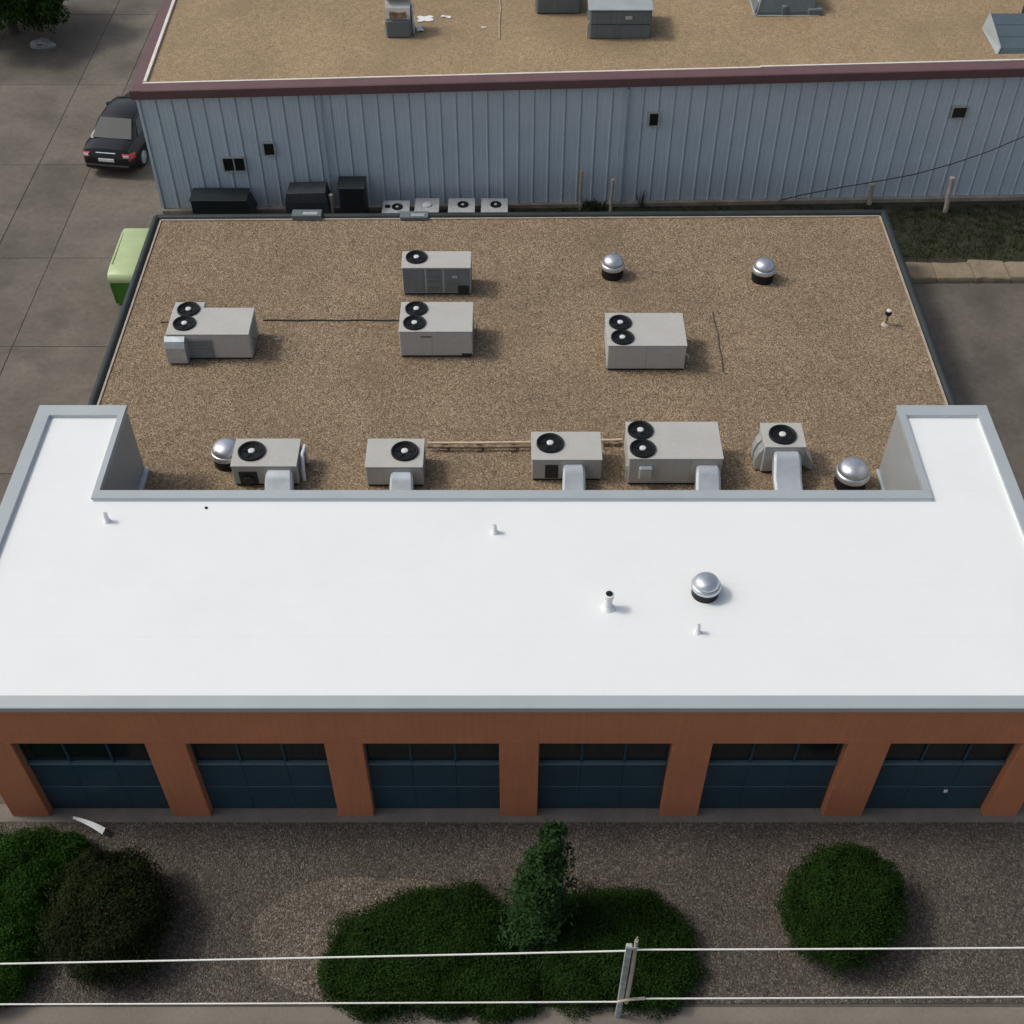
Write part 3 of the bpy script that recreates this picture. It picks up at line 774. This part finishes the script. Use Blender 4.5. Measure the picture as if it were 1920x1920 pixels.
t = thing('metal_sheet', 'flat pale metal sheet on the far roof in the top right corner', 'metal sheet', (17.6, 30.25, zfar(17.6)))
MB().cbox(-1.4, 1.3, -.35, .6, -.01, .08, .02).build('sheet', 'boxlight', t)
t = thing('roof_box', 'low dark box on the far roof behind the small ventilator', 'roof unit', (-4.0, 31.0, zfar(-4)))
MB().cbox(-1.2, 1.2, -.72, .7, -.02, .35, .05).build('casing', 'boxteal', t)
MB().cbox(-1.23, 1.23, -.75, .73, .351, .40, .015).build('lid', 'boxteal', t)
scrap('white_scrap', 'larger white scrap sheet beside the small ventilator on the far roof', 'scrap sheet', -3.02, 28.30, zfar(-3) , .52, .40, 'pvc', .1)
scrap('white_scrap', 'thin white scrap strip right of the larger white sheet', 'scrap sheet', -2.30, 28.45, zfar(-2.3), .36, .12, 'pvc', -.35)
scrap('white_scrap', 'crumpled white scrap against the side of the small ventilator', 'scrap sheet', -3.18, 27.55, zfar(-3.2), .22, .45, 'galv', .2, .05)
scrap('white_scrap', 'tiny pale scrap on the far roof near the white line', 'scrap sheet', -.95, 27.6, zfar(-1), .18, .08, 'pvc')
lying('rope', 'thin pale rope lying front to back on the far roof', 'rope',
      [(-.50, 31.5, zfar(-.5) + .015), (-.46, 30.2, zfar(-.5) + .015), (-.40, 29.0, zfar(-.4) + .015), (-.44, 27.8, zfar(-.4) + .015), (-.42, 26.7, zfar(-.4) + .015)], .022, 'flash')

# ------------------------------------------------------------------ between the two buildings
t = thing('storage_bin', 'long black bin with a sloped end against the blue wall', 'bin', (-9.90, 22.95, -.01))
MB().loft([[(-1.02, -.30, 0), (.92, -.30, 0), (1.08, -.30, .45), (.86, -.30, 1.02), (-1.02, -.30, 1.02)], [(-1.02, .42, 0), (.92, .42, 0), (1.08, .42, .45), (.86, .42, 1.02), (-1.02, .42, 1.02)]]).build('body', 'plastic', t)
MB().cbox(-1.06, .90, -.34, .46, 1.021, 1.06, .015).build('lid', 'plastic', t)
t = thing('covered_box', 'dark grey tarpaulin covered box behind the scupper, against the blue wall', 'covered box', (-6.98, 23.0, -.01))
MB().loft([[(-.72, -.34, 0), (.76, -.34, 0), (.76, .38, 0), (-.72, .38, 0)], [(-.74, -.36, .95), (.72, -.36, .95), (.72, .40, .95), (-.74, .40, .95)],
           [(-.66, -.30, 1.26), (.66, -.30, 1.30), (.64, .36, 1.34), (-.62, .36, 1.30)]]).build('tarpaulin', 'tarp', t)
MB().cbox(-.78, .76, -.40, .44, .30, .36, .02).build('strap', 'plastic', t)
t = thing('storage_bin', 'tall black box with a flat top next to the pale post', 'bin', (-5.42, 23.0, -.01))
MB().cbox(-.46, .44, -.30, .40, 0, 1.44, .05).build('body', 'plastic', t)
MB().cbox(-.50, .46, -.34, .44, 1.441, 1.50, .02).build('lid', 'plastic', t)
def condenser(label, x, y, w, two=False, foil=False, white=False):
    t = thing('condenser_unit', label, 'air conditioner', (x, y, -.01), 0, 'condenser units on the ground by the blue wall')
    MB().cbox(-w / 2, w / 2, -.40, .42, .05, .58, .02).build('casing', 'hvacgrey', t)
    MB().box(-w / 2 + .04, w / 2 - .04, -.36, .38, 0, .051).build('base', 'dark', t)
    MB().cbox(-w / 2 - .02, w / 2 + .02, -.42, .44, .581, .62, .012).build('lid', 'silver', t)
    if white:
        MB().lathe([(.15, .621), (.15, .66), (.10, .68)], 16).build('cap', 'hub', t, 50)
    else:
        f = link('fan', FAN['shroud'], t, (.04, .02, .621), (0, 0, .4), (.19, .19, .17))
        link('hub', FAN['hub'], f)
        for k in range(5): link('blade', FAN['blade'], f, (0, 0, 0), (0, 0, 1.2566 * k))
    if two:
        f2 = link('fan', FAN['shroud'], t, (-w / 2 + .16, .05, .621), (0, 0, .4), (.10, .10, .10))
    if foil:
        n = 8; V = []; F = []
        for i in range(n):
            for j in range(4):
                V.append((-w / 2 + w * i / (n - 1), -.47 + .07 * j + random.uniform(-.015, .015), .58 + .10 * math.sin(j) * .5 + random.uniform(0, .06)))
        for i in range(n - 1):
            for j in range(3): F.append((i * 4 + j, (i + 1) * 4 + j, (i + 1) * 4 + j + 1, i * 4 + j + 1))
        MB().add(V, F).build('foil_wrap', 'galv', t)
    return t
condenser('condenser unit with crumpled foil along its front, first of four from the black bins', -3.98, 22.88, .90, True, True)
condenser('condenser unit with a pale disc on top, second of four from the black bins', -2.92, 23.02, .80, white=True)
condenser('condenser unit with a round dark fan, third of four from the black bins', -1.73, 23.02, .88)
condenser('condenser unit with a round dark fan, last of four and furthest from the black bins', -.60, 23.02, .88)

def post(label, x, y, h, r, mat='wood', lean=0., elbow=False):
    t = thing('post', label, 'post', (x, y, -.012))
    n = 8
    MB().tube([(lean * k / n + .01 * math.sin(k * 1.3), 0, h * k / n) for k in range(n + 1)], [r * (1 + .06 * math.sin(2.1 * k)) for k in range(n + 1)], 10).build('shaft', mat, t, 60)
    MB().lathe([(r * 1.08, h - .02), (r * 1.05, h + .02), (r * .5, h + .035)], 10, (lean, 0, 0)).build('cap', mat, t, 50)
    if elbow:
        MB().tube([(0, 0, .05), (-.18, -.02, .05), (-.26, -.02, .02)], r * .8, 8).build('elbow', mat, t, 60)
    return t
post('pale post between the tarpaulin covered box and the tall black box', -6.17, 22.86, 1.12, .075, 'wood')
post('tall thin pale post in the gap, left of the weedy clump', 2.40, 23.70, 1.52, .060, 'wood', -.02)
post('thin pale post with a foot elbow, right of the weedy clump', 3.42, 23.33, 1.42, .055, 'wood', .03, True)
post('short pale post at the wall where the sagging cable passes', 12.62, 24.05, .80, .085, 'wood', -.06)
post('thicker pale post standing at the far right on the grass', 15.18, 23.55, 1.36, .085, 'wood', -.1)
lying('sagging_cable', 'thin dark cable rising to the right across the blue wall', 'cable',
      [(9.4, 23.92, .22), (10.1, 23.88, .46), (11.4, 23.85, .78), (12.45, 23.83, 1.0), (13.8, 23.85, 1.28), (15.0, 23.9, 1.64), (16.2, 23.9, 2.15), (17.2, 23.9, 2.70), (19.0, 24.0, 3.7), (20.2, 24.36, 4.55)], .018, 'darkcable')

# ------------------------------------------------------------------ foliage
def leaves_mesh(name, pts, nrm, size, mat, aspect=1.8, jitter=.62):
    """one diamond leaf per point"""
    n = len(pts)
    rnd = rng.normal(size=(n, 3))
    nn = nrm + jitter * rnd; nn /= np.linalg.norm(nn, axis=1)[:, None] + 1e-9
    a = np.cross(nn, rng.normal(size=(n, 3))); a /= np.linalg.norm(a, axis=1)[:, None] + 1e-9
    b = np.cross(nn, a)
    s = size * rng.uniform(.6, 1.35, size=(n, 1))
    V = np.stack([pts - a * s * aspect / 2, pts + b * s / 2 + a * s * .08, pts + a * s * aspect / 2, pts - b * s / 2 + a * s * .08], 1).reshape(-1, 3)
    me = bpy.data.meshes.new(name)
    me.vertices.add(4 * n); me.vertices.foreach_set('co', V.astype(np.float32).ravel())
    me.loops.add(4 * n); me.loops.foreach_set('vertex_index', np.arange(4 * n, dtype=np.int32))
    me.polygons.add(n)
    me.polygons.foreach_set('loop_start', np.arange(0, 4 * n, 4, dtype=np.int32))
    me.polygons.foreach_set('loop_total', np.full(n, 4, dtype=np.int32))
    me.materials.append(M[mat]); me.update(calc_edges=True); me.validate()
    return me

def blob_points(blobs, n, depth=.35, lump=.13, freq=2.6):
    """points through the outer shell of lumpy ellipsoids; blobs = (centre, radii)"""
    vol = np.array([r[0] * r[1] + r[1] * r[2] + r[0] * r[2] for c, r in blobs]); vol /= vol.sum()
    P = []; N = []
    for (c, r), v in zip(blobs, vol):
        m = int(n * v)
        d = rng.normal(size=(m, 3)); d /= np.linalg.norm(d, axis=1)[:, None]
        d[:, 2] = np.where(d[:, 2] < -.35, -d[:, 2], d[:, 2])
        ph = rng.uniform(0, 6.28, 6)
        q = d * freq
        l = (np.sin(q[:, 0] * 2.1 + ph[0]) * np.sin(q[:, 1] * 1.9 + ph[1]) + .7 * np.sin(q[:, 2] * 3.3 + q[:, 0] * 1.7 + ph[2]) + .5 * np.sin(q[:, 1] * 4.7 + ph[3]) * np.sin(q[:, 0] * 4.1 + ph[4]))
        rad = (1 + lump * l) * (1 - depth * rng.random(m) ** 1.8) + rng.normal(size=m) * .038
        p = np.array(c) + d * np.array(r) * rad[:, None]
        P.append(p); N.append(d / np.array(r))
    P = np.concatenate(P); N = np.concatenate(N); N /= np.linalg.norm(N, axis=1)[:, None]
    k = P[:, 2] > .01
    return P[k], N[k]

def shrub(name, label, cat, loc, blobs, n, size, mat, stems=5, aspect=1.8, depth=.35, lump=.13, lean=(0, 0)):
    t = thing(name, label, cat, loc)
    P, N = blob_points(blobs, n, depth, lump)
    link('foliage', leaves_mesh('foliage', P, N, size, mat, aspect), t)
    H = max(c[2] + r[2] for c, r in blobs)
    b = MB()
    for k in range(stems):
        c, r = blobs[k % len(blobs)]
        e = Vector((c[0] + r[0] * .5 * math.cos(k * 2.4), c[1] + r[1] * .5 * math.sin(k * 2.4), c[2] + r[2] * .5))
        s = Vector((c[0] * .6 + .06 * math.cos(k), c[1] * .6 + .06 * math.sin(k), -.02))
        MB().tube([s, s.lerp(e, .5) + Vector((.05, .03, .05)), e], [.035, .025, .008], 6).build('stem', 'bark', t, 60)
    return t

shrub('spreading_shrub', 'broad low dark green shrub left of the narrow evergreen', 'shrub', (-1.85, -3.15, -.01),
      [((0, 0, .15), (1.95, 1.28, .62)), ((-.9, -.35, .15), (1.05, .95, .52)), ((.7, .5, .15), (1.1, .95, .55)), ((.9, -.5, .1), (1.1, .8, .5)), ((1.75, -.65, .1), (.85, .72, .46))], 160000, .025, 'leafgreen', 7, 1.9, .30, .10)
shrub('spreading_shrub', 'broad low dark green shrub right of the narrow evergreen, behind the post', 'shrub', (2.05, -3.05, -.01),
      [((0, .1, .15), (1.62, 1.22, .60)), ((-.8, -.1, .1), (1.0, 1.2, .55)), ((.7, -.35, .1), (.95, .95, .48))], 120000, .025, 'leafgreen', 7, 1.9, .30, .10)
shrub('round_shrub', 'solitary rounded green shrub in front of the fifth garage pillar', 'shrub', (6.72, -2.35, -.01),
      [((0, 0, .62), (1.22, 1.22, .78)), ((-.35, -.3, .5), (.95, .95, .62)), ((.3, .35, .6), (.95, .9, .72))], 100000, .025, 'leafgreen', 8, 1.9, .32, .10)
shrub('round_shrub', 'dark brownish shrub with fine twigs near the scrap strip', 'shrub', (-8.15, -2.55, -.01),
      [((0, 0, .62), (1.20, 1.28, .85)), ((-.2, .4, .6), (.95, .95, .80)), ((.2, -.4, .45), (.95, .95, .65))], 84000, .026, 'leafbrown', 14, 2.6, .5, .12)
shrub('spreading_shrub', 'bright green leafy shrub at the left edge beside the brownish one', 'shrub', (-10.25, -2.4, -.01),
      [((0, .6, .25), (.95, 1.35, .62)), ((.0, -.9, .25), (.85, 1.05, .58)), ((-.6, 0, .3), (.9, 1.7, .6)), ((.75, 1.35, .15), (.55, .5, .42))], 105000, .026, 'leafbright', 8, 1.9, .32, .11)

# narrow leaning evergreen: whorls of short drooping sprays round a slightly leaning trunk
t = thing('evergreen_tree', 'narrow leaning evergreen tree rising between the two broad shrubs', 'tree', (.36, -2.98, -.012))
HT = 3.45; TOP = Vector((.46, .85, HT))
def trunk(k):
    return Vector((TOP.x * k ** 1.3, TOP.y * k, HT * k))
MB().tube([trunk(k / 8) for k in range(9)], [.075 * (1 - k / 8.6) for k in range(9)], 8).build('trunk', 'bark', t, 60)
P = []; N = []
for i in range(230):
    k = .07 + .92 * (i / 230) ** .9
    c = trunk(k)
    R = (.62 * (1 - k) ** .62 + .08) * random.uniform(.50, 1.38) * (1 + .22 * math.sin(i * .11 + 2.0) + .12 * math.sin(i * .31))
    a = i * 2.399
    for j in range(85):
        u = random.random() ** .6
        aa = a + random.gauss(0, .21)
        P.append((c.x + R * u * math.cos(aa), c.y + R * u * math.sin(aa), c.z + .10 * u - .10 * u * u + random.gauss(0, .055)))
        N.append((math.cos(aa) * .6, math.sin(aa) * .6, .6))
link('crown', leaves_mesh('crown', np.array(P), np.array(N), .038, 'leafconifer', 2.4), t)

# tree in the far left corner of the lot
t = thing('broadleaf_tree', 'dark leafy tree filling the far left corner of the lot', 'tree', (-21.2, 37.1, -.02))
MB().tube([(0, 0, 0), (.08, .05, .7), (.05, .1, 1.4), (.1, .1, 2.6)], [.22, .18, .15, .08], 10).build('trunk', 'bark', t, 60)
cl = [((0, 0, 2.3), (2.4, 2.2, 1.5))]
for k in range(11):
    a = k * 2.4; rr_ = random.uniform(1.4, 2.5)
    e = (rr_ * math.cos(a), rr_ * math.sin(a), random.uniform(1.2, 3.0))
    cl.append((e, (random.uniform(.8, 1.2),) * 2 + (random.uniform(.6, .9),)))
    MB().tube([(0, 0, .7 + .07 * k), (e[0] * .5, e[1] * .5, e[2] * .75), e], [.07, .05, .015], 6).build('limb', 'bark', t, 60)
P, N = blob_points(cl, 48000, .6, .15)
link('crown', leaves_mesh('crown', P, N, .085, 'leafgreen', 1.8), t)

def tuft(P_, n, spread, h, wdt, mat, name, lean=.6):
    V = []; F = []
    for (x, y) in P_:
        for k in range(n):
            a = random.uniform(0, 6.28); r = spread * random.random() ** .5
            bx, by = x + r * math.cos(a), y + r * math.sin(a)
            d = random.uniform(0, 6.28); l = h * random.uniform(.5, 1.2); ln = l * random.uniform(.1, lean)
            o = len(V)
            V += [(bx - wdt * math.sin(d), by + wdt * math.cos(d), -.015), (bx + wdt * math.sin(d), by - wdt * math.cos(d), -.015),
                  (bx + ln * .4 * math.cos(d), by + ln * .4 * math.sin(d), l * .65), (bx + ln * math.cos(d), by + ln * math.sin(d), l)]
            F += [(o, o + 1, o + 2), (o + 2, o + 1, o + 3)]
    me = bpy.data.meshes.new(name); me.from_pydata(V, [], F); me.materials.append(M[mat])
    return me
sp = [(random.uniform(-.2, 20), random.uniform(20.75, 23.9)) for _ in range(1500)] + [(random.uniform(12.3, 20), random.uniform(20.7, 23.9)) for _ in range(1100)]
o = link('grass', tuft(sp, 9, .14, .085, .008, 'grass', 'grass')); tag(o, 'short dark grass and weeds between the two buildings', 'grass', None, 'stuff')
o = link('weed_clump', tuft([(2.84 + random.gauss(0, .16), 23.70 + random.gauss(0, .08)) for _ in range(34)], 12, .12, .30, .008, 'weed', 'weed_clump'))
tag(o, 'dark weedy clump between the two thin posts', 'weeds')
o = link('weed_clump', tuft([(4.56 + random.gauss(0, .06), 23.85 + random.gauss(0, .05)) for _ in range(6)], 5, .05, .62, .006, 'weed', 'weed_clump', .22))
tag(o, 'tall thin green weed standing against the blue wall', 'weeds')

# ------------------------------------------------------------------ right side: stone ledge
led = thing('stone_ledge', 'low tan stone ledge beside the right lot', 'stone ledge', (0, 0, 0))
xs = [12.6, 13.9, 15.15, 16.3, 17.2, 18.6, 20.2, 22.0]
for i in range(len(xs) - 1):
    y0 = 19.45 + random.uniform(-.06, .10); y1 = 20.42 + random.uniform(-.08, .08)
    n = 5
    top = []
    for k in range(n): top.append((xs[i] + .01 + (xs[i + 1] - xs[i] - .02) * k / (n - 1), y0 + random.uniform(-.05, .05)))
    for k in range(n): top.append((xs[i + 1] - .01 - (xs[i + 1] - xs[i] - .02) * k / (n - 1), y1 + random.uniform(-.05, .05)))
    h = random.uniform(.13, .18)
    c = (sum(p[0] for p in top) / 10, sum(p[1] for p in top) / 10)
    inn = [(c[0] + (p[0] - c[0]) * .96, c[1] + (p[1] - c[1]) * .93) for p in top]
    MB().loft([[(x, y, -.03) for x, y in top], [(x, y, h - .04) for x, y in top], [(x, y, h + random.uniform(-.01, .01)) for x, y in inn]]).build('stone', 'stone', led, 40)

# ------------------------------------------------------------------ left side: green bin, car, bundle
t = thing('green_dumpster', 'bright green dumpster with a pale green lid beside the left gutter', 'dumpster', (-12.07, 19.62, -.015))
rings = []
for y, zt, zb, k in ((-1.34, .78, .10, .05), (-1.40, .92, .08, .0), (-1.30, 1.12, .08, 0), (1.02, 1.18, .08, 0), (1.10, 1.0, .1, .04)):
    rings.append([(-.60 + k, y, zb), (.55 - k, y, zb), (.58 - k, y, zt - .1), (.52 - k, y, zt), (-.57 + k, y, zt), (-.64 + k, y, zt - .1)])
MB().loft(rings).build('body', 'green', t, 40)
lid = []
for y, z in ((-1.43, .96), (-1.40, 1.08), (-1.28, 1.17), (-.9, 1.215), (.85, 1.235), (1.12, 1.19)):
    lid.append([(-.66, y, z - .05), (.60, y, z - .05), (.60, y, z), (.55, y, z + .03), (-.61, y, z + .03), (-.66, y, z)])
l = MB().loft(lid).build('lid', 'lidgreen', t, 50)
MB().cbox(-.61, -.57, -.9, .8, 1.255, 1.272, .005).build('rib', 'lidgreen', l)
for x in (-.5, .42):
    for y in (-1.0, .95):
        MB().lathe([(.07, -.025), (.08, 0), (.07, .025)], 14).build('wheel', 'tyre', t, 50, (x, y, .085)).rotation_euler = (0, math.radians(90), 0)

def make_car():
    t = thing('parked_car', 'black sedan parked with its rear towards us beside the blue building', 'car', (-14.55, 25.75, -.005), math.radians(-8))
    t.scale = (1.08, 1.08, 1.08)
    # body: stations along +y from the rear bumper (half width, sill height, shoulder, top, crown)
    st = [(0.00, .70, .34, .52, .66), (.06, .80, .26, .56, .78), (.16, .86, .22, .62, .96), (.55, .90, .20, .66, 1.02), (.95, .91, .20, .68, 1.00), (1.8, .92, .20, .68, .96),
          (2.9, .92, .20, .67, .95), (3.5, .91, .20, .66, .93), (4.1, .88, .20, .62, .84), (4.45, .80, .24, .55, .72), (4.6, .64, .34, .50, .60)]
    rings = []
    for y, w, zb, zm, zt in st:
        half = [(w * .78, zb), (w * .97, zb + .06), (w, zm - .08), (w * .985, zm + .06), (w * .93, zt - .07), (w * .84, zt - .015), (w * .45, zt + .02), (0, zt + .03)]
        ring = [(x, y, z) for x, z in half] + [(-x, y, z) for x, z in half[::-1][1:]]
        rings.append(ring)
    MB().loft(rings).build('body', 'carpaint', t, 50)
    cb = [(.72, .74, .98, .985), (.95, .72, .96, 1.14), (1.42, .60, .96, 1.40), (1.9, .59, .95, 1.445), (2.5, .60, .95, 1.43), (2.85, .62, .95, 1.36), (3.55, .72, .93, .94)]
    rings = []
    for y, w, zb, zt in cb:
        wb = .80
        half = [(wb, zb - .03), (wb - (wb - w) * .55, zb + (zt - zb) * .6), (w, zt - .03), (w * .86, zt), (0, zt + .02)]
        rings.append([(x, y, z) for x, z in half] + [(-x, y, z) for x, z in half[::-1][1:]])
    cab = MB().loft(rings).build('cabin', 'carpaint', t, 40)
    def pane(name, q, parent):
        a = [Vector(p) for p in q]
        n = (a[1] - a[0]).cross(a[3] - a[0]).normalized()
        MB().add([p + n * .014 for p in a] + [p - n * .006 for p in a], [(0, 1, 2, 3), (7, 6, 5, 4), (0, 4, 5, 1), (1, 5, 6, 2), (2, 6, 7, 3), (3, 7, 4, 0)]).build(name, 'carglass', parent)
    pane('rear_window', [(-.68, .76, 1.03), (.68, .76, 1.03), (.54, 1.40, 1.415), (-.54, 1.40, 1.415)], cab)
    pane('windscreen', [(.66, 3.48, 1.00), (-.66, 3.48, 1.00), (-.55, 2.88, 1.375), (.55, 2.88, 1.375)], cab)
    for s in (-1, 1):
        q = [(s * .795, 1.05, 1.00), (s * .795, 2.15, .99), (s * .635, 2.10, 1.36), (s * .64, 1.45, 1.33)]
        r = [(s * .795, 2.22, .99), (s * .79, 3.25, .98), (s * .66, 2.80, 1.30), (s * .635, 2.18, 1.36)]
        for z in (q, r):
            pane('side_window', z if s > 0 else [z[1], z[0], z[3], z[2]], cab)
        lamp = MB().loft([[(s * .56, .035, .66), (s * .56, .045, .86), (s * .56, .16, .88), (s * .56, .16, .66)], [(s * .78, .055, .64), (s * .80, .075, .84), (s * .83, .22, .87), (s * .83, .22, .64)],
                          [(s * .865, .20, .66), (s * .875, .22, .80), (s * .90, .36, .84), (s * .90, .36, .66)]]).build('tail_lamp', 'red', t, 40)
        MB().loft([[(s * .60, .026, .76), (s * .60, .034, .84), (s * .60, .08, .85), (s * .60, .08, .76)], [(s * .77, .045, .76), (s * .78, .055, .83), (s * .80, .12, .845), (s * .80, .12, .76)]]).build('reverse_lamp', 'lampwhite', lamp, 40)
        MB().cbox(s * .62 - .10, s * .62 + .10, .015, .05, .36, .42, .01).build('reflector', 'lampwhite', t)
        mr = MB().cbox(s * .98 - .09, s * .98 + .09, 2.98, 3.12, .92, 1.04, .03).build('wing_mirror', 'carpaint', t)
        for y in (.92, 3.70):
            wt = MB().lathe([(.24, -.105), (.31, -.10), (.325, -.05), (.325, .05), (.31, .10), (.24, .105)], 24).build('wheel', 'tyre', t, 40, (s * .80, y, .325))
            wt.rotation_euler = (0, math.radians(90) * s, 0)
            MB().lathe([(.22, .085), (.22, .108), (.06, .112), (.05, .12)], 20).build('rim', 'galv', wt, 40)
    MB().cbox(-.27, .27, -.012, .03, .60, .71, .006).build('number_plate', 'plate', t)
    MB().cbox(-.34, .34, .06, .11, .86, .89, .01).build('boot_trim', 'galv', t)
    MB().cbox(-.76, .76, -.04, .10, .34, .50, .04).build('bumper', 'carpaint', t)
    return t
make_car()

t = thing('tarp_bundle', 'small grey crumpled bundle lying on the far left of the lot', 'bundle', (-19.66, 35.85, -.01))
V = []; F = []
nu, nv = 18, 9
rings = []
for j in range(nv):
    ph = math.pi / 2 * j / (nv - 1)
    rings.append([((.52 * math.cos(ph) * (1 + .12 * math.sin(3 * a + j)) + .02) * math.cos(a), (.24 * math.cos(ph) * (1 + .15 * math.sin(2 * a + 1 + j * .5)) + .02) * math.sin(a), .34 * math.sin(ph) * (1 + .12 * math.sin(2 * a)) ) for a in [2 * math.pi * k / nu for k in range(nu)]])
MB().loft(rings).build('cover', 'greytarp', t, 50)
MB().tube([(-.44, -.10, .12), (0, -.22, .2), (.46, -.05, .12)], .02, 6).build('tie_rope', 'plastic', t, 60)

# bent flashing strip lying on the gravel
V = []
rings = []
for k in range(9):
    u = k / 8
    x = -9.60 + .80 * u; y = -.06 - .40 * u
    w_ = .02 + .05 * u
    z = .04 + .16 * math.sin(u * 2.2)
    rings.append([(x - w_ * .3, y - w_, z - .004), (x + w_ * .3, y + w_, z + .03 - .004), (x + w_ * .3, y + w_, z + .03), (x - w_ * .3, y - w_, z)])
o = MB().loft(rings).build('flashing_strip', 'pvc', None, 60)
tag(o, 'bent white metal strip lying in front of the leftmost garage door', 'metal strip')

# ------------------------------------------------------------------ cable fence in front
t = thing('cable_fence', 'weathered fence post carrying two white cables along the pavement', 'fence', (2.06, -4.34, -.005))
MB().cbox(-.055, .055, -.035, .035, 0, 3.28, .01).build('board', 'greywood', t)
MB().tube([(.12, .0, .72), (.125, .0, 2.2), (.115, .0, 3.46)], [.045, .042, .036], 10).build('pole', 'wood', t, 60)
MB().cbox(-.06, .17, -.05, -.036, 3.18, 3.27, .008).build('crosspiece', 'greywood', t)
MB().tube([(-.05, -.05, .86), (.10, -.055, .98), (.45, -.05, 1.03)], .032, 8).build('brace', 'wood', t, 60)
MB().tube([(.10, .0, 3.40), (.12, 0, 3.60)], .012, 6).build('spike', 'wood', t, 60)
def cable(a, b, sag):
    a, b = Vector(a), Vector(b)
    MB().tube([a.lerp(b, k / 16) - Vector((0, 0, sag * 4 * (k / 16) * (1 - k / 16))) for k in range(17)], .017, 8).build('cable', 'cable', t, 60)
cable((-15, -.28, 2.98), (-.06, -.055, 3.16), .03)
cable((-15.0, -.10, .85), (-.06, -.05, .86), .02)
cable((.14, -.05, 3.20), (12, .0, 3.27), .03)
cable((.20, -.05, 1.01), (12, .03, .98), .02)
for x in (-15.0, 12.0):
    MB().cbox(x - .06, x + .06, -.30 if x < 0 else -.06, .04, 0, 3.35, .01).build('end_post', 'greywood', t)
